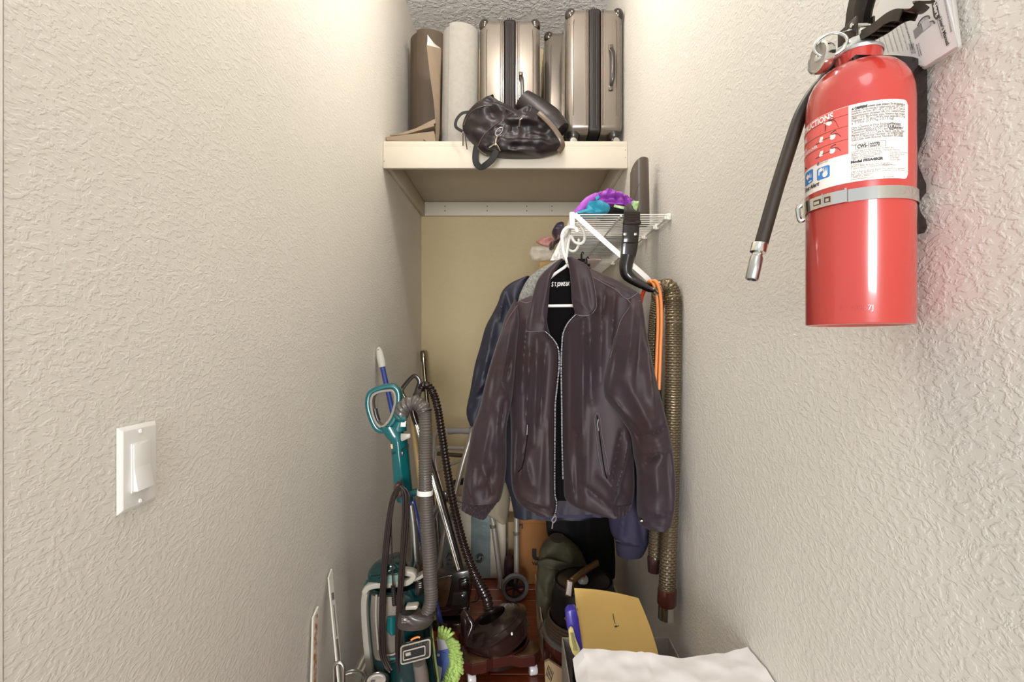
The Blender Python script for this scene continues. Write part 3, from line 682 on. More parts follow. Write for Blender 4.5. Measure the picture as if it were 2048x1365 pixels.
for pts, r in (([(1000, 243), (980, 258), (964, 276), (956, 292)], .0022), ([(928, 250), (934, 236), (948, 220), (970, 212), (985, 211)], .0022), ([(1005, 215), (1020, 222), (1035, 231)], .002), ([(1003, 243), (1025, 238), (1045, 226), (1060, 223), (1074, 228)], .002), ([(955, 296), (962, 304), (972, 310)], .002)):
    part('piping', ptube([(x, y, 1.905 if x > 945 else 1.925) for x, y in pts], 0, r, seg=8, n=24), m_duf2, db)
def band(pts, wd, th, m, name, par, n=40, up=(0, 1, 0)): return part(name, tube(pts, 1, 10, n, flat=(wd, th), up=up), m, par)
band([P(x, y, Y) for x, y, Y in ((993, 300, 1.895), (985, 318, 1.90), (970, 331, 1.91), (960, 334, 1.925), (952, 325, 1.94), (951, 308, 1.945), (954, 292, 1.94))], .0125, .0015, m_web, 'shoulder_strap', db)
band([P(x, y, Y) for x, y, Y in ((939, 224, 1.97), (924, 227, 1.96), (913, 240, 1.95), (912, 254, 1.94), (925, 263, 1.93))], .0060, .0015, m_web, 'grab_loop', db)
part('strap_clip', ptube([(996, 271, 1.898), (992, 280, 1.896), (991, 292, 1.892)], 0, .0048, seg=10, n=10)+ptube([(978, 296, 1.893), (992, 289, 1.890), (1000, 302, 1.893)], 0, .003, seg=8, n=10), mat('gunmetal', '#8d8276', .25, 1.), db)
part('clip_ring', tube([P(998+7*math.cos(a)*1.0-3*math.sin(a), 263+8*math.sin(a)-2*math.cos(a), 1.896) for a in [2*PI*i/20 for i in range(20)]], .0014, 8, closed=True), m_steel, db)
part('zip_pull', ptube([(1050, 229, 1.893), (1046, 235, 1.890), (1039, 241, 1.889)], 0, .0024, seg=8, n=8), m_chrome, db)
part('zip_pull', ptube([(1040, 241, 1.889), (1038, 255, 1.888)], 0, .0042, seg=8, n=6), m_duf2, db)
for pts in ([(926, 266), (926, 292)], [(930, 268), (934, 299)]): part('zip_pull', ptube([(x, y, 1.93 if x < 928 else 1.925) for x, y in pts], 0, .0022, seg=8, n=8), m_duf2, db)
# ================================================================ WIRE SHELF ON THE RIGHT WALL
m_wire = mat('white vinyl wire', '#eeeae0', .35)
WZ, WX0, WY0, WY1 = 1.572, .160, 1.43, 2.62
ws = thing('wire_shelf', 'white wire shelf fixed to the right wall above the jackets', 'shelf', (.3, 2.0, 1.54))
n = int((WY1-WY0)/.0254)
wire0 = part('wire', tube([Vector((WX0, WY0, WZ-.028)), Vector((WX0, WY0, WZ-.002)), Vector((WX0+.003, WY0, WZ)), Vector((XR-.006, WY0, WZ))], .0017, 6), m_wire, ws)
for i in range(1, n+1):
    c = wire0.copy(); COL.objects.link(c); c.location = Vector(wire0.location)+Vector((0, .0254*i, 0))
for (x, z, r) in ((WX0, WZ+.002, .003), (WX0, WZ-.028, .003), (.300, WZ-.004, .003), (XR-.006, WZ-.004, .003)):
    part('rod', tube([(x, WY0-.004, z), (x, WY0+n*.0254+.004, z)], r, 8), m_wire, ws)
m_clip = mat('white clip plastic', '#f0ece2', .3)
for yy in (1.44, 1.56, 1.70, 1.95, 2.25):
    part('wall_clip', box(XR-.014, XR-.0005, yy-.010, yy+.010, WZ-.014, WZ+.005, .003)+box(XR-.019, XR-.012, yy-.006, yy+.006, WZ-.012, WZ-.002, .002), m_clip, ws)
part('end_cap', box(WX0-.008, WX0+.008, WY0-.012, WY0+.002, WZ-.036, WZ+.006, .004), m_clip, ws)
part('support_brace', tube([Vector((WX0+.006, WY0-.012, WZ-.002)), Vector((WX0+.10, WY0-.016, WZ-.088)), Vector((WX0+.21, WY0-.020, WZ-.185)), Vector((.4, WY0-.01, 1.346)), Vector((XR-.004, WY0, 1.315))], 1, 10, 30, flat=(.0075, .0022), up=(0, 1, 0)), m_clip, ws)
part('support_brace', tube([Vector((WX0, 2.28, WZ-.02)), Vector((XR-.004, 2.28, 1.31))], 1, 8, 10, flat=(.0075, .0022), up=(0, 1, 0)), m_clip, ws)
# stuff on the wire shelf
m_pur = mat('purple quilted nylon', '#a04bb4', .5, var=.12, bump=(60, .2, .002))
m_teal = mat('teal cloth', '#2d93ad', .6, var=.15, bump=(60, .3, .002))
pv = thing('puffy_jacket', 'purple quilted puffy jacket folded on the wire shelf', 'jacket', (.22, 1.56, WZ+.004))
part('quilted_body', loft([(1204, 388), (1186, 393), (1174, 402), (1166, 412), (1160, 422), (1150, 431)], [(1222, 388), (1240, 391), (1254, 396), (1267, 404), (1271, 411), (1262, 418), (1240, 421), (1200, 425), (1178, 431)][:6]+[(1230, 431)], 1.53, .055, .09,
    [(1200, 391, 1185, 420, 3, -.016), (1214, 389, 1206, 414, 3, -.018), (1228, 390, 1226, 412, 3, -.018), (1242, 393, 1246, 413, 3, -.018), (1180, 404, 1262, 403, 3, -.016), (1255, 398, 1262, 412, 2.5, -.016), (1190, 412, 1250, 414, 3, -.014)], 40, 60, wr=.012, wrs=(.12, .12), bot=418), m_pur, pv)
part('rolled_edge', ptube([(1146, 430, 1.46), (1160, 418, 1.455), (1176, 402, 1.46), (1194, 392, 1.47)], 0, [.006, .011, .012, .010], seg=14, n=24), m_pur, pv)
part('pocket_patch', pxprism([(1190, 394), (1198, 390), (1200, 396), (1192, 401)], 1.452, .01, .002), m_teal, pv)
tl = single('teal_cloth', loft([(1170, 407), (1168, 415), (1164, 422), (1146, 427), (1142, 431)], [(1210, 407), (1219, 413), (1219, 421), (1214, 427), (1200, 431)], 1.47, .03, .05, [(1180, 412, 1195, 424, 5, -.012), (1200, 410, 1205, 428, 4, .008)], 22, 26, wr=.008, wrs=(.1, .1)), m_teal, 'teal cloth bundle tucked under the purple quilted jacket', 'cloth')
single('black_cloth', loft([(1190, 408), (1195, 416), (1195, 431)], [(1250, 414), (1258, 420), (1262, 431)], 1.56, .05, .08, [], 12, 16), mat('black cloth', '#15110f', .8), 'black cloth bundle beneath the purple quilted jacket', 'cloth')
m_green = mat('green plastic film', '#7fae4e', .35, var=.3, vscale=30, col2='#d8e2c8')
gb = single('green_packet', loft([(1262, 404), (1262, 414), (1263, 424), (1260, 431)], [(1278, 396), (1278, 408), (1274, 420), (1268, 431)], 1.50, .01, .02, [], 16, 12, wr=.008, wrs=(.2, .2))+tube([P(1228, 412, 1.46), P(1250, 417, 1.455), P(1262, 421, 1.46)], 1, 8, 12, flat=(.004, .002), up=(0, 1, 0)), m_green, 'green and clear plastic packet beside the purple quilted jacket', 'packet')
single('dangling_string', ptube([(1263, 402), (1270, 392), (1272, 388), (1275, 376), (1280, 366)], 1.5, .0011, seg=6, n=20), mat('thin dark cord', '#3a3026', .5), 'thin dark cord rising to the tall brown plastic scoop', 'cord')
# tall brown curved plastic scoop
m_scoop = mat('brown glossy plastic', '#4b4036', .28, coat=.4, var=.15)
v = []; f = []; nz_, na = 24, 22
sc_c = Vector((.385, 1.57, 0)); rs = .034
for i in range(nz_+1):
    z = WZ+.003+(.205)*i/nz_
    for sgn in (0, 1):
        for j in range(na+1):
            t = j/na; a = math.radians(200+250*t); top = 1-max(0, (.35-t)/.35)**2*.22
            zz = WZ+.003+(z-WZ-.003)*top; rr = (rs-(.0035 if sgn else 0))*(1-.1*i/nz_)
            v.append(Vector((sc_c.x+rr*math.cos(a)*1.0, sc_c.y+rr*math.sin(a), zz)))
W_ = 2*(na+1)
for i in range(nz_):
    for j in range(na):
        f.append((i*W_+j, i*W_+j+1, (i+1)*W_+j+1, (i+1)*W_+j)); f.append((i*W_+na+1+j, i*W_+na+2+j, (i+1)*W_+na+2+j, (i+1)*W_+na+1+j))
    for j in (0, na): f.append((i*W_+j, i*W_+na+1+j, (i+1)*W_+na+1+j, (i+1)*W_+j))
for j in range(na): f.append((j, j+1, na+2+j, na+1+j)); f.append((nz_*W_+j, nz_*W_+j+1, nz_*W_+na+2+j, nz_*W_+na+1+j))
single('plastic_scoop', G(v, f), m_scoop, 'tall dark brown curved plastic scoop standing on the wire shelf', 'scoop')
# back end of the shelf: bags
m_film = mat('clear film', '#efe9df', .25, trans=.3, alpha=.35, bump=(90, .8, .004), var=.05)
m_film2 = mat('milky film', '#eceae4', .35, alpha=.88, bump=(60, .8, .004))
m_pink = mat('pink film', '#d79a93', .35, alpha=.65, bump=(90, .8, .004))
single('clear_bag', loft([(1062, 495), (1060, 508), (1064, 520)], [(1106, 490), (1108, 506), (1106, 524)], 2.1, .02, .02, [], 18, 24, wr=.03, wrs=(.12, .12)), m_film, 'crumpled clear plastic bag hanging at the far end of the wire shelf', 'bag')
single('pink_bag', loft([(1090, 474), (1073, 482), (1076, 488), (1092, 494)], [(1104, 474), (1110, 482), (1112, 488), (1110, 495)], 2.16, .02, .02, [], 14, 20, wr=.03, wrs=(.12, .12)), m_pink, 'crumpled pink plastic bag above the clear one at the shelf end', 'bag')
single('dark_bundle', loft([(1112, 449), (1105, 460), (1104, 468), (1110, 480), (1099, 488), (1099, 496)], [(1128, 448), (1128, 460), (1126, 470), (1122, 480), (1112, 488), (1108, 497)], 1.98, .04, .05, [(1105, 462, 1126, 460, 3, .01)], 24, 20, wr=.01, wrs=(.1, .1)), mat('navy nylon', '#262438', .4, bump=(40, .3, .003), col2='#5a3c36', vscale=9), 'small navy and brown bundle behind the white hangers', 'bundle')
single('folded_sheets', box(.19, .40, 1.72, 2.15, WZ+.003, WZ+.03, .006), mat('white cloth pile', '#e2e0dc', .8, var=.3, vscale=12), 'pale folded sheets lying on the wire shelf, seen through it', 'linen')
single('orange_folder', box(.17, .38, 2.2, 2.55, WZ+.003, WZ+.012, .003), mat('coral plastic', '#dd6c52', .5), 'coral orange folder lying at the back of the wire shelf', 'folder')
m_bclip = mat('black clip', '#14110f', .4)
for x, y in ((1163, 520), (1173, 530)):
    g = ptube([(x, y-12), (x, y+9)], 1.78, .0035, seg=8)+ptube([(x-8, y+1), (x+7, y+1)], 1.78, .006, seg=6)+ptube([(x-6, y+7), (x+8, y+7)], 1.78, .0035, seg=6)+ptube([(x, y-12), (x+2, y-16), (x+5, y-12)], 1.78, .0018, seg=6, n=8)
    single('hanger_clip', g, m_bclip, 'small black hanger clip under the wire shelf, %s of the pair' % ('left' if x < 1168 else 'right'), 'clip')
# black hanging arm that carries the hoses
ar = thing('hanging_arm', 'thick black ribbed strap arm hooked over the wire shelf', 'strap', (.36, 1.40, 1.31))
YA = 1.405
part('band', ptube([(1264, 425, YA+.03), (1264, 423, YA), (1263, 440, YA-.008), (1261, 470, YA-.010), (1258, 500, YA-.008), (1255, 518, YA-.005)], 0, [1.0, 1.02, 1, 1, 1, .98, .85], seg=14, n=40, flat=(.0235, .006), up=(0, 1, 0)), m_blk, ar)
for i in range(6):
    yy = 425+i*3.2
    part('rib', ptube([(1248, yy+1), (1264, yy), (1280, yy+1)], YA-.015, .0028, seg=8, n=8), m_olblk, ar)
part('rib', ptube([(1246, 445), (1264, 447), (1281, 445)], YA-.014, .0055, seg=8, n=8), m_olblk, ar)
part('buckle', pxprism([(1247, 463), (1276, 463), (1272, 486), (1246, 486)], YA-.022, .012, .003), m_blk, ar)
for x in (1247, 1268): part('buckle_pin', box(*[c for c in (P(x, 0, YA-.024).x, P(x+6, 0, YA-.024).x)], YA-.026, YA-.020, P(0, 475, YA).z, P(0, 470, YA).z, .001), m_steel, ar)
part('hook', ptube([(1256, 512, YA-.006), (1252, 532, YA-.006), (1254, 548, YA-.008), (1268, 561, YA-.015), (1288, 572, YA-.03), (1305, 578, YA-.04), (1330, 574, YA-.045)], 0, [.020, .019, .017, .013, .011, .011, .012], seg=14, n=50), m_blk, ar)
# orange cord
m_or = mat('orange cord', '#f2934f', .45)
m_ord = mat('red cord', '#c23a22', .45)
oc = single('extension_cord', ptube([(1311, 770, 1.375), (1314, 700, 1.37), (1316, 640, 1.365), (1314, 590, 1.36), (1306, 566, 1.355), (1299, 563, 1.365), (1295, 570, 1.40)], 0, .0047, seg=10, n=60)
    + ptube([(1318, 780, 1.362), (1321, 700, 1.36), (1323, 640, 1.352), (1321, 590, 1.345), (1314, 566, 1.34), (1307, 562, 1.35), (1302, 568, 1.38)], 0, .0047, seg=10, n=60)
    + ptube([(1314, 770, 1.385), (1317.5, 700, 1.375), (1320, 650, 1.37)], 0, .0042, seg=10, n=30), m_or, 'orange extension cord looped over the black strap arm', 'cord')
oc2 = single('extension_cord', ptube([(1281, 606, 1.44), (1285, 590, 1.43), (1291, 576, 1.42), (1297, 570, 1.41)], 0, .0055, seg=10, n=20)+ptube([(1309, 604, 1.42), (1307, 592, 1.41), (1308, 580, 1.40)], 0, .006, seg=10, n=20), m_ord, 'red cord loop behind the orange one on the strap arm', 'cord')
# braided vacuum hose, looped over the arm
m_braid = mat('braided hose', '#4a3222', .35, .2); nt = m_braid.node_tree
at = nt.nodes.new('ShaderNodeAttribute'); at.attribute_name = 'wire'; mx = nt.nodes.new('ShaderNodeMixRGB'); mx.inputs[1].default_value = lin('#3d2619'); mx.inputs[2].default_value = lin('#a89c7c')
nt.links.new(at.outputs['Fac'], mx.inputs[0]); nt.links.new(mx.outputs[0], nt.nodes['Principled BSDF'].inputs['Base Color']); nt.links.new(at.outputs['Fac'], nt.nodes['Principled BSDF'].inputs['Metallic'])
def braid(pts, r, pitch=.0068, nang=9):
    path = catmull(pts, 200); L = sum((path[i+1]-path[i]).length for i in range(199)); n = int(L/pitch*6); K = nang*5
    def val(t, a):
        ph = t*L/pitch; c = abs(math.cos(PI*ph)); row = math.floor(ph+.5); w = abs(math.cos(nang/2*a+(PI/2)*(row % 2)))
        return max(c**6*.8, w**14)
    return tube(pts, r, K, n, prof=lambda t, a: 1+.06*val(t, a)+.05*math.cos(2*PI*t*L/pitch), attr=lambda t, a: min(1, val(t, a)))
vh = thing('vacuum_hose', 'long braided brown vacuum hose hung down the right wall', 'hose', (.40, 1.37, .44))
part('hose', braid([P(1319, 590, 1.375), P(1323, 578, 1.36), P(1333, 573, 1.35), P(1342, 580, 1.345), P(1346, 600, 1.342), P(1347, 650, 1.34), P(1346, 760, 1.34), P(1344, 900, 1.34), P(1341, 1000, 1.34), P(1337, 1100, 1.34), P(1334, 1182, 1.34)], .0205), m_braid, vh)
part('hose', braid([P(1317, 598, 1.385), P(1311, 640, 1.41), P(1308, 700, 1.42), P(1310, 800, 1.42), P(1316, 900, 1.41), P(1315, 1000, 1.40), P(1312, 1060, 1.39), P(1310, 1120, 1.39)], .0178), m_braid, vh)
m_cuff = mat('maroon cuff', '#5a2a22', .28, coat=.5)
d = (P(1332, 1240, 1.34)-P(1334, 1180, 1.34)).normalized()
part('cuff', lathe([(0, 0), (.0235, 0), (.0245, .004), (.0250, .040), (.0215, .047), (0, .047)], P(1334.5, 1177, 1.34), d, 32), m_cuff, vh, 'maroon plastic cuff')
part('metal_end', lathe([(0, .044), (.0212, .045), (.0212, .082), (.018, .084), (.018, .06), (0, .06)], P(1334.5, 1177, 1.34), d, 32), m_chrome, vh, 'chrome end piece')
d = (P(1307, 1150, 1.39)-P(1310, 1100, 1.39)).normalized()
part('cuff', lathe([(0, 0), (.0185, 0), (.020, .006), (.0185, .02), (.0160, .044), (.013, .045), (.013, .03), (0, .03)], P(1309.5, 1113, 1.39), d, 32), mat('dark cuff', '#38211c', .28, coat=.5), vh, 'dark tapered cuff')
# ================================================================ JACKETS
m_jk = mat('plum brown satin', '#332424', .54, bump=(900, .15, .0004), var=.10, vscale=6, col2='#33272f', sheen=.1, spec=.35)
m_jk_in = mat('black lining', '#070506', .9, spec=.15)
m_tooth = mat('zipper teeth', '#8f898d', .45, .4)
m_thread = mat('plum thread', '#6a5560', .6)
m_han = mat('white hanger plastic', '#f1ece4', .3, coat=.2)
YJ = lambda px: 1.38-(px-1143)*.00032
jk = thing('jacket', 'plum brown zip jacket on a white hanger, nearest in the row', 'jacket', (.12, 1.38, .70), 'jackets hung from the wire shelf')
YT = lambda px: YJ(px)+.035
# inner back of the jacket (lining)
part('lining', loft([(1118, 522), (1098, 545), (1085, 580), (1060, 620), (1050, 800), (1045, 960), (1060, 1000)], [(1130, 522), (1150, 545), (1170, 580), (1200, 620), (1210, 800), (1210, 960), (1180, 1005)], lambda px: YJ(px)+.052, .012, .02, nz=40, nx=30), m_jk_in, jk)
LT = [(1062, 592), (1036, 603), (1022, 618), (1016, 650), (1014, 700), (1018, 780), (1022, 860), (1022, 930), (1024, 975), (1034, 1000), (1052, 1015), (1072, 1022)]
LR = [(1090, 592), (1093, 630), (1097, 660), (1108, 684), (1117, 705), (1118, 740), (1113, 780), (1110, 820), (1110, 900), (1110, 960), (1112, 1000), (1112, 1022)]
CL = [(1052, 640, 1042, 780, 5, .012), (1072, 680, 1066, 880, 8, .016), (1090, 690, 1078, 840, 6, -.012), (1060, 700, 1050, 860, 5, -.012), (1085, 860, 1075, 990, 10, .010), (1045, 900, 1062, 960, 8, .014), (1036, 860, 1030, 960, 5, -.012), (1095, 840, 1098, 1000, 5, .008), (1040, 985, 1080, 1000, 7, .010), (1040, 1000, 1100, 1012, 4, -.008), (1055, 880, 1040, 950, 4, -.010)]
part('left_front', loft(LT, LR, YT, lambda u: .050*min(1, .3+u*6), .02, CL, 120, 56, wr=.0025, wrs=(.03, .015)), m_jk, jk)
RTl = [(1150, 540), (1150, 600), (1149, 628), (1140, 640), (1132, 652), (1125, 675), (1124, 700), (1123, 760), (1124, 860), (1127, 950), (1128, 990), (1136, 1004), (1160, 1016), (1200, 1024)]
RTr = [(1186, 540), (1222, 556), (1262, 578), (1281, 592), (1278, 610), (1270, 660), (1264, 740), (1264, 850), (1266, 920), (1268, 970), (1264, 1002), (1258, 1016), (1240, 1024)]
CR = [(1160, 640, 1158, 900, 7, .018), (1140, 660, 1138, 900, 6, -.006), (1176, 640, 1178, 800, 8, -.016), (1196, 600, 1192, 760, 8, .010), (1172, 800, 1166, 1000, 9, .010), (1150, 860, 1150, 1000, 7, -.010), (1222, 575, 1214, 690, 5, .010), (1195, 940, 1240, 985, 9, .014), (1160, 960, 1220, 1010, 6, -.010), (1250, 880, 1212, 1000, 7, .018), (1236, 860, 1216, 960, 5, -.014), (1200, 565, 1262, 596, 5, .008), (1205, 580, 1200, 640, 4, -.012), (1130, 900, 1150, 1010, 6, .008), (1225, 940, 1216, 1010, 4, .01)]
part('right_front', loft(RTl, RTr, YT, lambda u: .055*min(1, .3+u*6), .02, CR, 130, 60, wr=.0025, wrs=(.03, .015)), m_jk, jk)
# back panel hem seen between
part('back', loft([(1040, 960), (1045, 1000), (1075, 1028)], [(1262, 960), (1262, 1000), (1215, 1030)], lambda px: YJ(px)+.075, .01, .03, nz=14, nx=40, wr=.01, wrs=(.08, .02)), mat('plum jacket back', '#2c2230', .6), jk)
# sleeves
SLl = [(1029, 600), (1012, 632), (1003, 660), (992, 692), (975, 749), (958, 820), (944, 860), (934, 921), (926, 970), (923, 1000)]
SLr = [(1032, 600), (1038, 640), (1034, 690), (1030, 740), (1024, 800), (1014, 850), (1013, 900), (1012, 940), (1004, 990), (994, 1010)]
CS = [(1022, 650, 1000, 780, 7, .012), (1012, 760, 1022, 720, 5, -.012), (1000, 700, 968, 900, 9, -.012), (985, 800, 960, 960, 8, .014), (1000, 820, 990, 930, 7, .012), (990, 900, 975, 985, 6, -.010), (950, 930, 945, 990, 6, .012), (1010, 800, 1000, 860, 5, -.012), (1005, 760, 1018, 790, 6, .014), (970, 930, 985, 975, 5, .012), (935, 960, 950, 1000, 5, -.01)]
YS1 = lambda px: YJ(px)-.004
part('left_sleeve', loft(SLl, SLr, YS1, lambda u: .048*min(1, .12+u*5), .035, CS, 110, 44, wr=.007, wrs=(.05, .03)), m_jk, jk)
g = loft([(923, 994), (924, 1010), (925, 1020), (958, 1032)], [(997, 1000), (990, 1012), (980, 1024), (972, 1035)], YS1, .036, .036, nz=14, nx=60)
g.v = [Vector((p.x, p.y+.0025*math.sin(p.x*2*PI/.009), p.z)) for p in g.v]; part('left_cuff', g, m_jk, jk)
SRl = [(1262, 589), (1250, 622), (1236, 650), (1224, 690), (1212, 740), (1207, 770), (1210, 795), (1226, 818), (1244, 842), (1261, 870), (1267, 910), (1273, 940), (1274, 972), (1274, 1020), (1279, 1040)]
SRr = [(1281, 589), (1286, 620), (1292, 670), (1302, 720), (1316, 780), (1330, 835), (1340, 880), (1346, 930), (1349, 980), (1346, 1020), (1341, 1040)]
CR2 = [(1262, 620, 1236, 760, 7, .012), (1275, 640, 1262, 780, 7, -.008), (1285, 660, 1300, 830, 9, .012), (1245, 760, 1300, 870, 12, .014), (1230, 700, 1215, 790, 6, -.008), (1275, 870, 1330, 850, 7, -.016), (1280, 900, 1325, 890, 7, .014), (1282, 925, 1310, 900, 5, -.016), (1300, 920, 1300, 1020, 10, .010), (1325, 900, 1330, 1010, 9, -.008), (1215, 790, 1255, 840, 6, .012), (1240, 820, 1275, 880, 5, -.010), (1290, 1010, 1330, 1020, 5, .008)]
YS2 = lambda px: YJ(px)-.016
part('right_sleeve', loft(SRl, SRr, YS2, lambda u: .050*min(1, .10+u*5), .030, CR2, 120, 50, wr=.007, wrs=(.05, .03)), m_jk, jk)
part('right_cuff', loft([(1279, 1034), (1277, 1046), (1290, 1054)], [(1343, 1030), (1343, 1044), (1336, 1054)], YS2, .036, .032, nz=14, nx=50), m_jk, jk)
part('cuff_snap', lathe([(0, .003), (.003, .0025), (.0045, 0)], P(1283, 1043, YS2(1283)-.032), (-.3, -1, 0), 14), m_chrome, jk)
# elastic hem
for Lh, Rh, x in (([(1202, 1002), (1204, 1014), (1218, 1025)], [(1262, 1002), (1260, 1014), (1250, 1023)], 0),):
    g = loft(Lh, Rh, lambda px: YT(px)-.006, .052, .02, nz=14, nx=60); g.v = [Vector((p.x, p.y+.003*math.sin(p.x*2*PI/.0095), p.z)) for p in g.v]; part('hem', g, m_jk, jk)
# collar wings
def wing(outl, Yf, th, bulge, name, par, m, C=()):
    Lp, Rp = outl; return part(name, loft(Lp, Rp, Yf, bulge, th, C, 50, 30, e=.35), m, par)
wing(([(1120, 519), (1104, 530), (1086, 546), (1074, 564), (1066, 590), (1060, 620), (1055, 645), (1052, 664)], [(1126, 519), (1117, 532), (1108, 546), (1101, 562), (1098, 590), (1096, 618), (1093, 645), (1089, 662)]), lambda px: YJ(px)-.032, .010, .012, 'collar', jk, m_jk, [(1100, 545, 1080, 640, 6, .006), (1070, 600, 1062, 655, 4, -.004), (1085, 630, 1092, 660, 4, .004)])
wing(([(1134, 516), (1138, 535), (1141, 560), (1143, 585), (1144, 605), (1149, 622), (1153, 630)], [(1146, 516), (1160, 523), (1176, 533), (1183, 548), (1188, 570), (1192, 597), (1192, 615), (1182, 630)]), lambda px: YJ(px)-.034, .010, .014, 'collar', jk, m_jk, [(1150, 540, 1165, 620, 8, .006), (1170, 560, 1180, 620, 5, -.004), (1150, 600, 1180, 625, 4, .003)])
# collar edge stitching & seams
m_seam = mat('light piping edge', '#8d8087', .4)
def onj(pts, off, r, name, m, n=40): return part(name, ptube([(x, y, YJ(x)+off) for x, y in pts], 0, r, seg=6, n=n), m, jk)
onj([(1183, 548), (1188, 570), (1192, 597), (1192, 615), (1182, 629), (1166, 632), (1153, 630)], -.036, .0009, 'collar_piping', m_seam)
onj([(1052, 663), (1068, 664), (1089, 662)], -.034, .0008, 'collar_piping', m_seam)
onj([(1182, 552), (1210, 568), (1232, 580), (1254, 598), (1276, 586)], -.022, .0010, 'shoulder_seam', m_thread)
onj([(1254, 598), (1264, 607), (1281, 602)], -.026, .0010, 'shoulder_seam', m_thread)
onj([(1264, 607), (1254, 622), (1240, 645), (1228, 690), (1220, 716)], -.030, .0009, 'armhole_seam', m_thread)
onj([(1040, 602), (1052, 606), (1064, 602)], -.014, .0009, 'shoulder_seam', m_thread)
onj([(1036, 610), (1020, 632), (1010, 652)], -.030, .0009, 'armhole_seam', m_thread)
# zippers: tape + teeth
def zipper(pts, off, name, step=2.3):
    tp = part(name, ptube([(x, y, YJ(x)+off) for x, y in pts], 0, 1, seg=8, n=80, flat=(.0035, .0010), up=(0, 1, 0)), m_jk_in, jk)
    q = catmull([Vector((x, y, 0)) for x, y in pts], 400); g = G(); last = None
    for p in q:
        if last is None or (p-last).length > step:
            last = p.copy(); c = P(p.x, p.y, YJ(p.x)+off-.0012); g = g+box(c.x-.0019, c.x+.0019, c.y-.0009, c.y+.0009, c.z-.0008, c.z+.0008)
    o = part('zipper_teeth', g, m_tooth, tp, smooth=False); o['kind'] = 'stuff'; return tp
zl = [(1091, 664), (1100, 672), (1108, 681), (1115, 693), (1118, 710), (1118, 735), (1114, 775), (1110.5, 810), (1110, 860), (1109.5, 910), (1109.5, 983), (1113, 1005), (1111.5, 1023), (1107, 1034)]
zr_ = [(1151, 630), (1141, 640), (1133, 651), (1126, 668), (1124, 688), (1122.5, 720), (1122.5, 754), (1123.5, 820), (1124, 880), (1126, 960)]
zipper(zl, -.010, 'zipper'); zipper(zr_, -.010, 'zipper')
part('zipper_pull', ptube([(1110, 1033), (1104, 1040), (1106, 1046), (1111, 1042), (1112, 1034), (1109, 1031)], YJ(1108)-.014, .0016, seg=8, n=24)+ptube([(1106, 1044), (1104, 1058)], YJ(1108)-.014, .0018, seg=8), m_tooth, jk, 'metal zipper pull')
def pocket(pts, py0, lab_):
    p_ = onj(pts, -.026, .0014, 'pocket_zip', m_jk_in)
    c = [(pts[0][0]-3, pts[0][1]), (pts[0][0]+1, pts[0][1]-6), (pts[0][0]+5, pts[0][1])]
    return p_
pocket([(1057, 850), (1054, 880), (1050, 910), (1044, 935), (1036, 945)], 0, '')
pocket([(1194, 832), (1198, 860), (1203, 900), (1209, 940), (1214, 958)], 0, '')
onj([(1190, 834), (1194, 826), (1200, 836), (1204, 870), (1212, 910), (1219, 950)], -.030, .0009, 'pocket_welt', m_thread)
onj([(1188, 836), (1192, 870), (1197, 910), (1206, 950)], -.030, .0009, 'pocket_welt', m_thread)
part('pocket_pull', ptube([(1197, 839), (1195, 848), (1197, 862)], YJ(1197)-.036, .0018, seg=8, n=12), m_tooth, jk)
part('pocket_pull', ptube([(1055, 850), (1054, 870)], YJ(1055)-.030, .0018, seg=8, n=6), m_tooth, jk)
# neck label writing on the lining
g = text('S', .019, .0003, .15, .75)+tmap(text('T. JOHN\'S BAY', .0155, .0004, .15, .58), lambda x, y, z: Vector((x+.0108, y+.0008, z)))
a = P(1103, 573, 1.416); part('neck_print', tmap(g, lambda x, y, z: a+Vector((x*.80, .006, y+x*.03))), mat('white stitching', '#f2efe9', .5), jk, smooth=False)
# front hanger
def hanger(Y, hook, x0, label, xs=(1060, 1232), bar=612, full=True, neck=None):
    h = thing('clothes_hanger', label, 'hanger', P(x0, bar, Y), 'white plastic hangers on the wire shelf')
    Yf = (lambda x: YJ(x)+.028+(Y-1.38)) if full else (lambda x: Y)
    part('hook', ptube([(x, y, Yf(x)-.01) for x, y in hook], 0, .0048, seg=10, n=60), m_han, h)
    nx_, ny_ = hook[-1]
    part('frame', ptube([(xs[0], bar-6, Yf(xs[0])), ((nx_+xs[0])/2+2, (ny_+bar)/2-12, Yf(nx_-35)), (nx_-6, ny_+8, Yf(nx_)), (nx_, ny_+3, Yf(nx_)), (nx_+8, ny_+10, Yf(nx_)), ((nx_+xs[1])/2, (ny_+bar)/2-12, Yf(nx_+50)), (xs[1], bar-6, Yf(xs[1])), (xs[1]-4, bar, Yf(xs[1])), ((xs[0]+xs[1])/2, bar, Yf((xs[0]+xs[1])/2)), (xs[0]+4, bar, Yf(xs[0]))], 0, .0042, seg=10, n=120, closed=True), m_han, h)
    return h
hanger(1.38, [(1154, 466), (1153, 459), (1146, 455), (1136, 455), (1128, 461), (1124, 472), (1125, 486), (1127, 505), (1132, 517), (1135, 527)], 1146, 'white tubular hanger holding the plum jacket')
hanger(1.58, [(1146, 443), (1154, 446), (1164, 458), (1169, 470), (1168, 482), (1160, 488), (1149, 484), (1141, 473), (1136, 490), (1133, 515), (1132, 530)], 1140, 'white hanger behind the plum jacket, highest looped hook', (1070, 1200), 600, False)
hanger(1.72, [(1158, 478), (1156, 494), (1148, 503), (1138, 500), (1131, 488), (1129, 500), (1128, 515), (1127, 528)], 1136, 'white hanger of the navy jacket, lowest curled hook', (1050, 1210), 600, False)
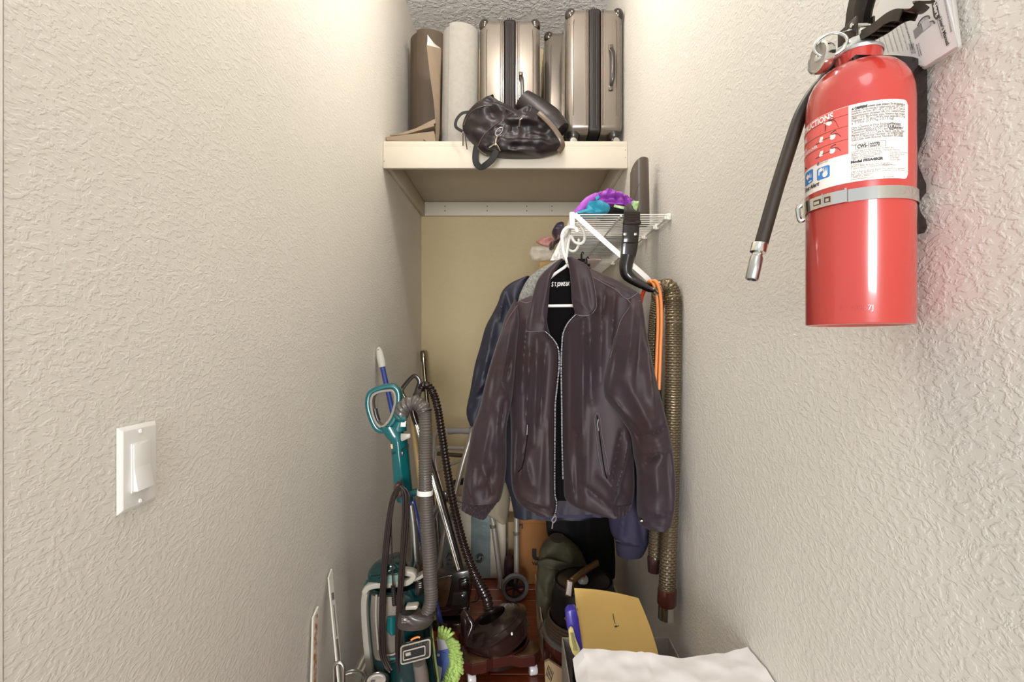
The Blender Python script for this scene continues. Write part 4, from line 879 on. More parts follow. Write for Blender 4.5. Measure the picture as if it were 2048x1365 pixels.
single('garment_cover', loft([(1138, 444), (1128, 462), (1118, 485), (1108, 505), (1100, 522)], [(1143, 444), (1142, 462), (1138, 485), (1132, 505), (1126, 522)], 1.60, .012, .02, [(1135, 455, 1112, 515, 3, .01)], 30, 20, wr=.012, wrs=(.2, .04)), m_film2, 'milky plastic garment cover hanging over the rear hangers', 'garment cover')
# grey tweed coat
m_tw = mat('grey tweed', '#8f8e88', .9, bump=(260, .7, .002), col2='#6d6c66', vscale=160)
gj = thing('coat', 'grey fleece coat showing only its shoulder behind the plum jacket', 'coat', (.10, 1.58, .78), 'jackets hung from the wire shelf')
part('body', loft([(1112, 522), (1085, 535), (1060, 553), (1045, 577), (1035, 610), (1032, 700), (1030, 900)], [(1150, 522), (1170, 540), (1185, 570), (1190, 640), (1190, 900)], 1.585, .035, .035, nz=50, nx=30), m_tw, gj)
part('collar_edge', ptube([(1123, 520), (1116, 526), (1110, 534), (1106, 541)], 1.545, .005, seg=8, n=12), mat('tan trim', '#b59467', .7), gj)
# navy jacket
m_nv = mat('navy satin', '#232330', .55, bump=(900, .15, .0004), var=.15, vscale=5)
nj = thing('jacket', 'navy blue jacket hanging second, its sleeve out to the left', 'jacket', (.10, 1.73, .6), 'jackets hung from the wire shelf')
part('sleeve', loft([(1048, 556), (1020, 568), (1004, 584), (996, 606), (984, 630), (971, 655), (960, 695), (950, 730), (941, 780), (933, 824), (940, 850)], [(1060, 556), (1052, 600), (1040, 640), (1024, 690), (1010, 740), (1000, 790), (985, 840), (975, 850)], 1.72, .05, .05,
    [(1008, 590, 1000, 640, 5, .014), (1015, 590, 1030, 640, 6, -.010), (990, 640, 955, 800, 8, .014), (975, 700, 945, 790, 6, -.012), (950, 790, 975, 760, 5, .012), (940, 820, 960, 790, 5, -.012)], 80, 36, wr=.008, wrs=(.05, .03)), m_nv, nj)
part('body', loft([(1060, 560), (1036, 620), (1012, 720), (1006, 850), (1006, 940), (1022, 1000), (1028, 1034)], [(1150, 560), (1190, 620), (1200, 800), (1195, 980), (1190, 1034)], 1.74, .04, .03, nz=30, nx=30, wr=.02, wrs=(.05, .01)), m_nv, nj)
m_nk = mat('navy knit', '#322d45', .75, bump=(400, .4, .001), var=.1)
nk = thing('sweater', 'dark purple navy sweatshirt whose cuff hangs below the plum jacket', 'sweater', (.24, 1.5, .56), 'jackets hung from the wire shelf')
YK = 1.47
part('sleeve', loft([(1200, 800), (1205, 900), (1210, 980), (1216, 1030), (1222, 1065), (1232, 1082)], [(1280, 800), (1290, 900), (1296, 980), (1300, 1030), (1302, 1055), (1296, 1086)], YK, .045, .04, [(1240, 990, 1235, 1070, 8, .01), (1270, 1000, 1280, 1075, 8, -.01), (1235, 1070, 1290, 1082, 5, .008)], 60, 34, wr=.006, wrs=(.06, .03)), m_nk, nk)
part('cuff', loft([(1232, 1080), (1232, 1095), (1234, 1110)], [(1296, 1084), (1290, 1100), (1276, 1120)], YK, .034, .03, nz=14, nx=40), m_nk, nk)
part('cuff_ridge', ptube([(1232, 1081, YK-.034), (1250, 1086, YK-.038), (1262, 1082, YK-.038), (1278, 1080, YK-.036), (1296, 1085, YK-.03)], 0, .003, seg=8, n=24), m_nk, nk)
part('body', loft([(1090, 640), (1070, 800), (1068, 1000), (1072, 1030)], [(1200, 640), (1216, 800), (1224, 1000), (1215, 1034)], 1.53, .03, .02, nz=20, nx=24, wr=.015, wrs=(.06, .02)), m_nk, nk)
kh = single('khaki_sleeve', loft([(975, 960), (965, 1000), (962, 1020), (985, 1032), (1000, 1040)], [(1020, 960), (1020, 1000), (1018, 1020), (1016, 1036), (1014, 1044)], 1.82, .05, .04, [(995, 1000, 1000, 1040, 8, .01)], 24, 24), mat('khaki wool', '#857b66', .9, bump=(200, .3, .001)), 'khaki coat sleeve end hanging below the plum left cuff', 'coat')
bk_ = single('long_black_coat', loft([(1120, 560), (1100, 620), (1095, 900), (1092, 1040), (1100, 1080), (1130, 1120), (1150, 1150)], [(1170, 560), (1200, 620), (1222, 900), (1226, 1040), (1230, 1120), (1228, 1165)], 2.08, .07, .05, [(1130, 900, 1125, 1100, 10, .02), (1170, 900, 1175, 1140, 10, .02), (1150, 900, 1150, 1120, 8, -.02)], 60, 40), mat('black wool', '#0c0a0b', .85), 'long black coat hanging low behind the other jackets', 'coat')
# ================================================================ FLOOR: LEFT SIDE
m_tealp = mat('teal gloss plastic', '#0f5f62', .25, coat=.5, var=.1)
m_teald = mat('dark teal gloss', '#07302f', .2, coat=.6)
m_greyp = mat('warm grey plastic', '#aaa496', .35, var=.05)
m_dgrey = mat('charcoal plastic', '#2b2623', .35, coat=.2)
m_hose = mat('grey ribbed hose', '#5a544d', .32, coat=.25)
m_smoke = mat('smoked clear tank', '#958b7e', .12, trans=.15, alpha=.92, coat=.5, col2='#5a5148', vscale=6)
uv = thing('carpet_cleaner', 'teal upright carpet cleaner with grey ribbed hose near the left wall', 'vacuum cleaner', (-.36, 1.55, 0))
Yv = 1.52
# handle ring
hr = [(776, 773), (790, 774), (798, 784), (799, 802), (795, 822), (789, 840), (776, 856), (766, 861), (755, 856), (746, 840), (739, 818), (738, 800), (743, 786), (757, 778)]
part('handle_loop', tube([P(x, y, Yv+.0) for x, y in hr], 1, 14, 90, closed=True, flat=(.0085, .018), up=(0, 1, 0)), m_tealp, uv)
hi = [(776, 781), (787, 781), (792, 789), (793, 803), (789, 820), (783, 836), (773, 849), (765, 853), (758, 848), (751, 835), (746, 816), (745, 801), (749, 790), (760, 784)]
part('grip_liner', tube([P(x, y, Yv) for x, y in hi], 1, 12, 80, closed=True, flat=(.0045, .0195), up=(0, 1, 0)), mat('grip grey', '#8f8a80', .5), uv)
part('trigger', ptube([(750, 818), (753, 832), (757, 842)], Yv-.012, .007, seg=10, n=12), m_dgrey, uv)
part('neck', loft([(760, 852), (772, 872), (783, 885), (784, 910), (787, 950), (790, 985), (797, 1006)], [(800, 852), (811, 872), (815, 885), (818, 910), (822, 950), (826, 985), (828, 1001)], Yv, .030, .028, [(800, 880, 812, 980, 6, .008)], 50, 30, e=.4), m_tealp, uv)
part('neck_upper', loft([(795, 838), (785, 850), (776, 862)], [(813, 838), (813, 850), (813, 866)], Yv, .024, .022, nz=16, nx=24, e=.45), m_tealp, uv)
part('latch', pxprism([(801, 868), (821, 868), (821, 876), (803, 884), (801, 880)], Yv-.034, .012, .002), m_greyp, uv)
for yy in (902, 905): part('moulding', ptube([(784, yy+4), (800, yy-1), (818, yy-12)], Yv-.030, .0016, seg=6, n=12), m_teald, uv)
part('catch', pxprism([(801, 904), (806, 904), (806, 914), (801, 914)], Yv-.033, .006, .001), m_dgrey, uv)
part('warning_label', pxprism([(802, 843), (812, 843), (811, 854), (801, 854)], Yv-.028, .002), m_white, uv, smooth=False)
part('warning_label', pxprism([(781, 889), (785, 889), (786, 898), (782, 898)], Yv-.028, .01), mat('tan label', '#cfae91', .5), uv, smooth=False)
part('hose_cup', ptube([(796, 812), (800, 824), (806, 833), (814, 836)], Yv-.012, [.004, .020, .024, .020], seg=16, n=16), m_tealp, uv)
hpth = [P(x, y, Y) for x, y, Y in ((803, 828, 1.505), (808, 815, 1.49), (818, 808, 1.48), (832, 806, 1.475), (844, 814, 1.47), (850, 830, 1.465), (851, 870, 1.46), (851, 950, 1.455), (853, 1040, 1.45), (858, 1110, 1.445), (861, 1170, 1.44), (862, 1200, 1.435), (856, 1224, 1.43), (842, 1240, 1.425))]
def hr_(t): return .0210 if t < .06 else .0198
part('hose', ribbed(hpth[:5]+[P(850, 826, 1.465)], .0205, .0145, .14, 8, 20), m_hose, uv)
part('hose', ribbed([P(850, 822, 1.465)]+hpth[6:], .0192, .0072, .07, 6, 20), m_hose, uv)
part('hose_clip', ptube([(822, 988), (834, 984)], 1.485, .010, seg=10)+G(), m_tealp, uv)
part('hose_strap', lathe([(.0205, -.007), (.0235, -.007), (.0235, .007), (.0205, .007)], P(850, 985, 1.453), (0.02, 0, 1), 28, cap=False), m_clip, uv)
# cord wrap
m_crd = mat('brown cord', '#231816', .38, coat=.3)
part('cord_hook', pxprism([(789, 968), (800, 968), (804, 990), (800, 998), (792, 996), (786, 984)], 1.425, .03, .005), mat('brown hook', '#4a2c25', .35), uv)
cords = [([(800, 975), (788, 985), (780, 1010), (772, 1060), (766, 1120), (762, 1180), (760, 1240), (760, 1300), (768, 1330), (780, 1345)], 0), ([(798, 972), (790, 990), (783, 1030), (777, 1080), (772, 1140), (769, 1200), (768, 1260), (770, 1310), (782, 1338)], 1),
         ([(801, 974), (810, 985), (812, 1020), (808, 1080), (803, 1140), (799, 1200), (796, 1260), (795, 1310), (797, 1345)], 2), ([(803, 972), (816, 985), (818, 1020), (814, 1070), (808, 1130), (803, 1190), (799, 1250), (797, 1300), (795, 1335)], 3),
         ([(796, 974), (786, 1000), (776, 1060), (769, 1130), (765, 1200), (764, 1260), (766, 1310), (778, 1342)], 4), ([(802, 974), (807, 1000), (806, 1040), (802, 1110), (797, 1180), (793, 1250), (793, 1310), (797, 1340)], 5),
         ([(800, 976), (785, 1010), (780, 1060), (774, 1120), (768, 1190), (765, 1250), (772, 1320), (784, 1340)], 6), ([(800, 972), (812, 990), (815, 1040), (811, 1100), (806, 1160), (801, 1220), (797, 1280)], 7)]
for pts, k in cords:
    part('cord', ptube([(x, y, 1.415-.003*(k % 3)) for x, y in pts], 0, .0036, seg=8, n=60), m_crd, uv)
part('cord_pigtail', ptube([(781, 1010), (783, 1080), (785, 1150), (786, 1175)], 1.42, .0022, seg=8, n=20), m_crd, uv)
part('strain_relief', ribbed([P(786, 1172, 1.42), P(787, 1190, 1.42), P(789, 1212, 1.42)], .0055, .0045, .2, 6, 12), m_crd, uv)
# body
part('body', loft([(745, 1165), (738, 1190), (740, 1250), (748, 1320), (760, 1365), (764, 1420), (750, 1450), (744, 1484)], [(840, 1165), (856, 1190), (862, 1250), (870, 1320), (876, 1365), (880, 1420), (884, 1450), (886, 1484)], 1.52, lambda u: .065, .08, nz=50, nx=40, e=.35), m_teald, uv)
part('side_frame', ptube([(736, 1176), (733, 1200), (735, 1250), (741, 1310), (750, 1370), (756, 1430)], 1.50, 1, seg=12, n=40, flat=(.011, .03), up=(0, 1, 0)), m_greyp, uv)
part('tank', loft([(744, 1186), (742, 1230), (748, 1300), (753, 1316)], [(812, 1186), (812, 1230), (806, 1300), (800, 1312)], 1.47, .026, .03, [(772, 1190, 776, 1300, 8, .006)], 30, 30, e=.3), m_smoke, uv)
part('tank_rib', ptube([(753, 1190), (752, 1240), (757, 1300)], 1.442, .003, seg=8, n=14), m_greyp, uv)
part('tank_rib', ptube([(760, 1312), (780, 1311), (790, 1308), (800, 1296)], 1.44, .0028, seg=8, n=14), m_greyp, uv)
part('top_band', ptube([(731, 1183), (738, 1173), (756, 1168), (790, 1166), (815, 1163), (827, 1154), (826, 1146), (806, 1142)], 1.455, 1, seg=12, n=50, flat=(.0095, .016), up=(0, 1, 0)), m_greyp, uv)
part('top_shelf', pxprism([(728, 1182), (740, 1166), (800, 1150), (826, 1146), (828, 1158), (800, 1172), (740, 1178)], 1.47, .10, .008), m_teald, uv)
part('corner_cap', loft([(732, 1163), (728, 1172), (728, 1182)], [(746, 1160), (748, 1170), (742, 1178)], 1.47, .02, .03, nz=10, nx=16), m_tealp, uv)
part('dome', loft([(775, 1118), (752, 1125), (740, 1138), (736, 1150), (738, 1162), (746, 1170)], [(800, 1119), (812, 1126), (815, 1140), (812, 1150), (806, 1160), (800, 1168)], 1.475, .035, .05, [(745, 1150, 800, 1138, 5, -.012), (745, 1140, 800, 1128, 5, .008)], 30, 30, e=.5), m_teald, uv)
part('dome_plate', loft([(778, 1148), (762, 1155), (758, 1164)], [(800, 1146), (802, 1155), (798, 1164)], 1.45, .012, .01, nz=12, nx=16), mat('sage plastic', '#7f948c', .3, coat=.3), uv)
part('rear_column', ptube([(822, 1010, 1.56), (828, 1060, 1.56), (832, 1150, 1.56)], 0, [.010, .012, .016], seg=16, n=20), m_steel, uv)
part('collar_ring', ptube([(812, 1152), (826, 1156), (840, 1152), (849, 1146)], 1.50, 1, seg=12, n=24, flat=(.006, .02), up=(0, 1, 0)), m_greyp, uv)
part('hose_port', loft([(832, 1156), (830, 1172), (832, 1186)], [(850, 1152), (850, 1172), (848, 1182)], 1.50, .03, .03, nz=12, nx=18), m_dgrey, uv)
for yy in (1168, 1172, 1176): part('vent', ptube([(838, yy), (843, yy-1)], 1.468, .0018, seg=6), m_greyp, uv)
part('inner_tube', ptube([(832, 1186), (830, 1220)], 1.51, .012, seg=14), m_steel, uv)
part('side_panel', loft([(776, 1228), (772, 1245), (772, 1256), (782, 1264)], [(792, 1222), (796, 1240), (796, 1256), (794, 1264)], 1.455, .022, .02, nz=16, nx=18), m_tealp, uv)
# hose end tool
m_tool = mat('tool charcoal', '#433d38', .3, coat=.3)
part('hose_elbow', loft([(800, 1222), (794, 1232), (794, 1252), (806, 1262), (830, 1264)], [(826, 1216), (846, 1226), (864, 1232), (868, 1240), (858, 1252)], 1.42, .028, .028, [(806, 1224, 824, 1240, 3, .004)], 24, 28, e=.45), m_tool, uv)
part('release_button', pxprism([(811, 1214), (834, 1212), (836, 1217), (832, 1221), (810, 1222)], 1.392, .025, .003), m_greyp, uv)
for i, s in enumerate(('PROHEAT PUMP', 'HEAT-HOT CLEANING', 'DRY 4 AMPS')):
    g = text(s, .0042, .0001); a = P(803, 1240+i*3.6, 1.389); part('print', tmap(g, lambda x, y, z: a+Vector((x*.55, 0, y))), m_greyp, uv, smooth=False)
part('collar', lathe([(.019, -.004), (.0225, -.004), (.0225, .004), (.019, .004)], P(860, 1226, 1.43), (-.35, -.1, 1), 24, cap=False), m_dgrey, uv)
# nozzle tool with rectangular mouth
def rrect(x0, y0, x1, y1, r, n=4, sk=0.):
    out = []
    for cx_, cy_, a0 in ((x1-r, y0+r, -90), (x1-r, y1-r, 0), (x0+r, y1-r, 90), (x0+r, y0+r, 180)):
        for i in range(n+1):
            a = math.radians(a0+90*i/n); x = cx_+r*math.cos(a); out.append((x, cy_+r*math.sin(a)+sk*(x-x0)))
    return out
Yn = 1.40
ot = rrect(801, 1293, 861, 1331, 5, 4, -.26)
part('tool_plate', pxprism(ot, Yn, .012, .002), m_tool, uv)
part('tool_rim', tube([P(x, y, Yn-.002) for x, y in rrect(802, 1294, 860, 1330, 5, 4, -.26)], .0022, 8, closed=True), m_greyp, uv)
for i in range(16):
    for yb in (1300, 1324.5):
        x = 808+i*3.0; part('seal_rib', ptube([(x, yb-3.0-(x-801)*.26), (x, yb+1.8-(x-801)*.26)], Yn-.003, .0013, seg=5), m_dgrey, uv)
part('mouth_frame', tube([P(x, y, Yn-.006) for x, y in rrect(807, 1304, 850, 1322, 2, 3, -.26)], .0020, 8, closed=True), m_greyp, uv)
part('mouth', pxprism(rrect(808, 1305, 849, 1321, 2, 3, -.26), Yn-.004, .004), mat('mouth black', '#0a0807', .5), uv)
part('mouth_roller', ptube([(812, 1310), (822, 1307.5)], Yn-.006, .005, seg=10), m_greyp, uv)
part('orange_latch', ptube([(822, 1281), (828, 1277.5), (836, 1275), (840, 1276)], Yn+.004, .0028, seg=8, n=12), m_or, uv)
part('tool_neck', ptube([(838, 1325, 1.42), (842, 1345, 1.43), (844, 1365, 1.44), (846, 1410, 1.45)], 0, [.018, .020, .021, .021], seg=16, n=14), mat('tool neck grey', '#7a7068', .35), uv)
part('floor_head', box(P(738, 0, 1.5).x, P(892, 0, 1.5).x, 1.46, 1.62, .004, .07, .02, 3), m_teald, uv)
part('brand_badge', ptube([(781, 1318), (796, 1317)], 1.43, .004, seg=8), m_tealp, uv)
# ---------------------------------------------------------------- mop leaning on the left wall
mp = thing('blue_pole_mop', 'lime green microfibre mop with blue pole against the left wall', 'mop', (-.2, 1.72, 0))
m_blp = mat('blue pole', '#2e3f86', .3, coat=.3)
pt = P(765, 735, 1.88); pb = P(893, 1300, 1.73)
part('pole', tube([pt, pb], .0095, 14, 20), m_blp, mp)
dd = (P(757, 695, 1.892)-pt).normalized()
part('grip', lathe([(0, -.002), (.0130, 0), (.0145, .012), (.0150, .035), (.0120, .062), (.008, .074), (.004, .079), (0, .080)], pt, dd, 20), mat('pale grip', '#c3c0b4', .5), mp)
part('hang_hole', lathe([(0, .0005), (.004, .0005), (.004, -.0005)], pt+dd*.066+Vector((0, -.010, 0)), (0, -1, .1), 12), m_dgrey, mp)
m_chen = mat('lime chenille', '#c3e07c', .85, var=.2, vscale=60)
# head: flat pad with fringe of chenille fingers
ctr = [(878, 1268), (895, 1272), (905, 1290), (912, 1310), (914, 1330), (906, 1350), (896, 1372)]
head = part('pad', pxprism([(874, 1266), (892, 1268), (902, 1290), (908, 1312), (908, 1335), (898, 1372), (876, 1374), (874, 1330)], 1.69, .03, .004), mat('mop pad blue white', '#5a6fb3', .6), mp)
part('pad_patch', pxprism([(873, 1276), (889, 1282), (897, 1298), (876, 1303)], 1.687, .004, .001), mat('patch pale', '#cfcdd6', .6), mp)
part('pad_patch', pxprism([(873, 1303), (893, 1308), (884, 1335), (874, 1330)], 1.686, .004, .001), mat('patch blue', '#4a66ae', .6), mp)
part('pad_patch', pxprism([(874, 1332), (884, 1337), (880, 1372), (875, 1372)], 1.686, .004, .001), mat('patch pale', '#cfcdd6', .6), mp)
part('pad_logo', lathe([(0, .001), (.005, .001), (.005, 0)], P(877, 1311, 1.684), (0, -1, 0), 12), m_white, mp)
q = catmull([Vector((x, y, 0)) for x, y in ctr], 24)
for i, p in enumerate(q):
    t = (q[min(i+1, 23)]-q[max(i-1, 0)]).normalized(); nx_ = Vector((-t.y, t.x, 0))
    if nx_.x < 0: nx_ = -nx_
    for s in range(3):
        l = random.uniform(11, 15); st = p-nx_*(1+(7 if i > 9 else 4.5)*s); en = st+nx_*l+Vector((random.uniform(-2, 2), 6 if i > 4 else -2, 0))
        Y0 = 1.668+.008*s+random.uniform(-.004, .004)
        part('fringe', ptube([(st.x, st.y, Y0+.01), ((st.x+en.x)/2, (st.y+en.y)/2-1, Y0-.006), (en.x, en.y, Y0+.004)], 0, [.0040, .0056, .0048], seg=7, n=6), m_chen, mp)
part('joint', ribbed([P(871, 1252, 1.70), P(882, 1254, 1.70), P(893, 1258, 1.70)], .012, .0045, .15, 6, 14), m_dgrey, mp)
part('scraper_plate', pxprism([(893, 1262), (912, 1284), (919, 1296), (918, 1315), (900, 1292)], 1.735, .006, .001), m_greyp, mp)
# chrome pole in the corner
single('chrome_wand', lathe([(0, 0), (.0115, 0), (.0115, .02), (.0165, 0.022)][:2]+[(.0125, .0), (.0125, 1.12), (.0160, 1.125), (.0165, 1.155), (.0165, 1.175), (.014, 1.178), (.012, 1.17), (0, 1.17)], P(885, 1130, 2.42)-Vector((0, 0, .10)), (P(848, 690, 2.70)-P(885, 1130, 2.42)), 24), mat('aged chrome', '#9d9483', .2, 1.), 'thin chrome vacuum wand leaning in the back left corner', 'wand')
single('wooden_pole', tube([P(824, 835, 2.30), P(845, 1000, 2.22), P(856, 1120, 2.16), P(868, 1240, 2.10)], .013, 14, 20), mat('tan wood pole', '#a98e5e', .5), 'tan pole standing behind the grey ribbed hose', 'pole')
# ---------------------------------------------------------------- second vacuum: wand, power head, hose, basin
m_bb = mat('dark brown gloss plastic', '#2c1d1a', .22, coat=.5, var=.1)
m_marb = mat('brown marble inlay', '#6a4c33', .3, col2='#2c1c10', vscale=14, coat=.4)
wd = thing('vacuum_power_head', 'brown vacuum power head with chrome wand and dark angular handle', 'vacuum cleaner', (-.28, 2.1, 0))
part('handle', tube([P(x, y, 2.26) for x, y in ((812, 800), (804, 786), (806, 776), (824, 755), (832, 753), (839, 763), (836, 775), (827, 800))], 1, 12, 70, closed=False, flat=(.009, .014), up=(0, 1, 0)), m_bb, wd)
part('grip', ptube([(823, 800, 2.25), (828, 830, 2.25), (835, 850, 2.25)], 0, .016, seg=14, n=12), m_bb, wd)
part('grip_sleeve', ptube([(840, 780, 2.20), (833, 800, 2.23), (828, 812, 2.25)], 0, .012, seg=12, n=10), mat('taupe grip', '#6b625b', .5), wd)
part('wand', tube([P(835, 850, 2.25), P(927, 1166, 2.17)], .0145, 18, 20), m_chrome, wd)
part('cable', tube([P(839, 850, 2.235), P(882, 980, 2.19), P(932, 1164, 2.15)], .0055, 8, 30), m_bb, wd)
part('wand_track', tube([P(831, 850, 2.235), P(922, 1164, 2.15)], 1, 8, 20, flat=(.004, .004), up=(0, 1, 0)), mat('champagne metal', '#c9bda9', .3, .8), wd)
part('wand_release', pxprism([(884, 985), (894, 985), (896, 1003), (890, 1006)], 2.16, .02, .003), m_bb, wd)
hd = part('head_body', pxprism([(870, 1152), (940, 1140), (944, 1165), (940, 1200), (932, 1214), (905, 1226), (872, 1228)], 2.14, .08, .010), mat('dark taupe gloss', '#3a332d', .25, coat=.4), wd)
part('marble_window', pxprism([(876, 1158), (903, 1152), (902, 1166), (897, 1192), (889, 1222), (876, 1222)], 2.132, .012, .002), m_marb, wd)
part('window_trim', tube([P(x, y, 2.130) for x, y in ((877, 1158), (903, 1152), (902, 1166), (897, 1192), (889, 1222))], .0014, 6, 20), m_chrome, wd)
part('head_top', pxprism([(905, 1188), (934, 1183), (936, 1200), (930, 1219), (902, 1222)], 2.128, .02, .006), mat('taupe gloss', '#4a423b', .3, coat=.4), wd)
part('head_foot', pxprism([(866, 1226), (934, 1214), (938, 1222), (915, 1232), (870, 1236)], 2.10, .10, .004), m_bb, wd)
part('wand_socket', pxprism([(916, 1162), (934, 1158), (938, 1180), (918, 1184)], 2.12, .05, .006), m_bb, wd)
part('socket_latch', pxprism([(922, 1168), (932, 1163), (933, 1166), (924, 1174)], 2.108, .01, .001), m_steel, wd)
part('emblem', lathe([(0, .002), (.005, .0015), (.006, 0)], P(923, 1192, 2.127), (0, -1, .1), 14), m_chrome, wd)
part('power_lead', ptube([(935, 1163), (948, 1172), (957, 1190), (955, 1202), (942, 1206)], 2.12, .0025, seg=8, n=30), m_bb, wd)
part('shoe', box(P(868, 0, 2.15).x, P(938, 0, 2.15).x, 2.09, 2.22, 0.001, .035, .006), m_bb, wd)
part('hose', ribbed([P(x, y, Y) for x, y, Y in ((843, 778, 2.21), (848, 771, 2.20), (857, 773, 2.19), (867, 788, 2.18), (876, 820, 2.16), (884, 870, 2.14), (893, 930, 2.12), (903, 990, 2.09), (914, 1040, 2.06), (929, 1095, 2.02), (948, 1145, 1.97), (963, 1175, 1.93), (974, 1200, 1.89), (977, 1222, 1.87))], lambda t: .0165+.003*max(0, (t-.8)*5), .0135, .13, 7, 16), mat('dark ribbed hose', '#2a1c19', .25, coat=.5), wd)
# water basin
wb = thing('water_basin', 'glossy dark brown water basin tilted on the brown wheeled dolly', 'basin', (-.06, 1.83, .12))
ax = Vector((-.42, .04, .90)).normalized(); bc = Vector((-.045, 1.895, .070))
part('bowl', lathe([(0, 0), (.085, 0), (.105, .008), (.118, .035), (.121, .062), (.112, .066), (0, .066)], bc, ax, 56), mat('smoky brown basin', '#33221e', .1, coat=.8, trans=.15), wb)
part('lid', lathe([(0, .062), (.123, .062), (.128, .068), (.128, .075), (.120, .080), (.104, .090), (.095, .100), (.078, .106), (.060, .110), (.0555, .112), (.054, .106), (.052, .08), (0, .08)], bc, ax, 56), m_bb, wb)
part('opening', lathe([(0, .0815), (.050, .0815), (.050, .0810)], bc+ax*.0, ax, 40), m_bclip, wb)
part('lid_ring', lathe([(.108, .0865), (.111, .089), (.108, .091), (.105, .089), (.108, .0865)], bc, ax, 56, cap=False), m_bb, wb)
part('latch_arm', tube([P(928, 1222, 1.83), P(936, 1236, 1.81), (P(944, 1250, 1.80)), P(936, 1272, 1.79), P(932, 1284, 1.79)], [.010, .012, .010, .009, .007], 12, 24), m_bb, wb)
part('latch_tab', pxprism([(921, 1230), (934, 1228), (940, 1250), (936, 1276), (928, 1282), (921, 1270)], 1.83, .03, .005), m_bb, wb)
part('basin_bead', lathe([(0, .003), (.005, .002), (.006, 0)], P(1024, 1268, 1.79), (0, -1, .3), 12), m_chrome, wb)
# wheeled dolly
m_dol = mat('maroon dolly', '#4a231c', .25, coat=.5, var=.15)
do = thing('wheeled_dolly', 'maroon square wheeled dolly with brown marbled corners under the basin', 'dolly', (-.055, 1.84, 0))
dc = Vector((-.075, 1.912, 0)); DR = .226
def dpt(u, v, d): return dc+Vector((u*math.cos(DR)-v*math.sin(DR), u*math.sin(DR)+v*math.cos(DR), d))
S = .142; oc_ = []
for k in range(4):
    a = k*PI/2
    for (u, v) in ((-S, -S+.028), (-S+.028, -S), (-.062, -S+.004), (-.035, -S+.022), (.035, -S+.022), (.062, -S+.004)):
        oc_.append((u*math.cos(a)-v*math.sin(a), u*math.sin(a)+v*math.cos(a)))
def ray(th):
    c, s_ = math.cos(th), math.sin(th); best = 9
    for (x0, y0), (x1, y1) in zip(oc_, oc_[1:]+oc_[:1]):
        den = c*(y1-y0)-s_*(x1-x0)
        if abs(den) < 1e-9: continue
        t = (x0*(y1-y0)-y0*(x1-x0))/den; u = (x0*s_-y0*c)/den
        if t > 0 and -1e-6 <= u <= 1+1e-6: best = min(best, t)
    return best
th_ = sorted([2*PI*i/96 for i in range(96)]+[math.atan2(y, x) % (2*PI) for x, y in oc_]); v = []; f = []
for th in th_:
    R_ = ray(th); r_ = min(.126, R_-.004)
    for (r, z) in ((r_, .040), (R_-.003, .040), (R_, .043), (R_, .075), (R_-.004, .080), (r_, .080)): v.append(dpt(r*math.cos(th), r*math.sin(th), z))
n = len(th_)
for i in range(n):
    j_ = (i+1) % n
    for k in range(6): l = (k+1) % 6; f.append((i*6+k, i*6+l, j_*6+l, j_*6+k))
part('deck', G(v, f), m_dol, do, sharp=25)
part('well_rim', lathe([(.108, .040), (.112, .078), (.118, .084), (.124, .083), (.124, .079)], dc, seg=64, cap=False), m_dol, do)
part('well', lathe([(0, .020), (.108, .020), (.110, .042), (.108, .042), (.106, .022), (0, .022)], dc, seg=64), m_bb, do)
for k in range(4):
    a = k*PI/2
    arc = [(.131*math.cos(b), .131*math.sin(b)) for b in [math.radians(248-i*46/8) for i in range(9)]]
    pl2 = [(-S+.005, -S+.029), (-S+.029, -S+.005), (-.064, -S+.008)]+arc+[(-S+.008, -.064)]
    pl2 = [(u*math.cos(a)-v_*math.sin(a), u*math.sin(a)+v_*math.cos(a)) for u, v_ in pl2]
    part('corner_inlay', prism(pl2, .0795, .0815, dpt, .0006), m_marb, do)
m_cas = mat('pearly caster', '#d8d2cf', .25, coat=.3)
for sx_ in (-1, 1):
    for sy_ in (-1, 1):
        c = dpt(sx_*.112, sy_*.122, .020)
        w_ = part('caster', lathe([(0, .014), (.017, .014), (.0195, .011), (.0195, -.011), (.017, -.014), (0, -.014)], c, (math.cos(DR), math.sin(DR), 0), 24), m_cas, do)
        part('caster_fork', box(c.x-.018, c.x-.015, c.y-.010, c.y+.010, .018, .042, .001)+box(c.x+.015, c.x+.018, c.y-.010, c.y+.010, .018, .042, .001), m_bb, w_)
# ---------------------------------------------------------------- walker
m_al = mat('anodised aluminium', '#b9b2a7', .35, .55)
wk = thing('walking_frame', 'aluminium walking frame with grey hand grip and front wheels', 'walker', (-.1, 2.38, 0))
rW = .0125
def wp(x, y, Y): return P(x, y, Y)
part('side_frame', tube([wp(1001, 1165, 2.42), wp(988, 1060, 2.42), wp(985, 1040, 2.42), wp(975, 1000, 2.42)], rW, 14, 20), m_al, wk)
part('side_frame', tube([wp(905, 1010, 2.36), wp(925, 930, 2.38), wp(940, 880, 2.40), wp(944, 866, 2.42), wp(950, 858, 2.46)], rW, 14, 24), m_al, wk)
part('leg', tube([wp(1033, 1178, 2.36), wp(1033, 1040, 2.36), wp(1033, 1020, 2.36), wp(1026, 1000, 2.37), wp(1008, 985, 2.38), wp(990, 975, 2.4)], .0125, 14, 30), m_al, wk)
part('leg', tube([wp(873, 1180, 2.30), wp(885, 1090, 2.34), wp(893, 1050, 2.36), wp(907, 1005, 2.37)], .0125, 14, 30), m_al, wk)
part('leg', tube([wp(853, 1050, 2.60), wp(864, 980, 2.58), wp(868, 900, 2.56), wp(871, 870, 2.55), wp(880, 862, 2.55), wp(890, 861, 2.54)], .0125, 14, 30), m_al, wk)
part('handle_tube', tube([wp(886, 862, 2.54), wp(945, 862, 2.50), wp(956, 868, 2.49), wp(960, 885, 2.49)], .0115, 14, 24), m_al, wk)
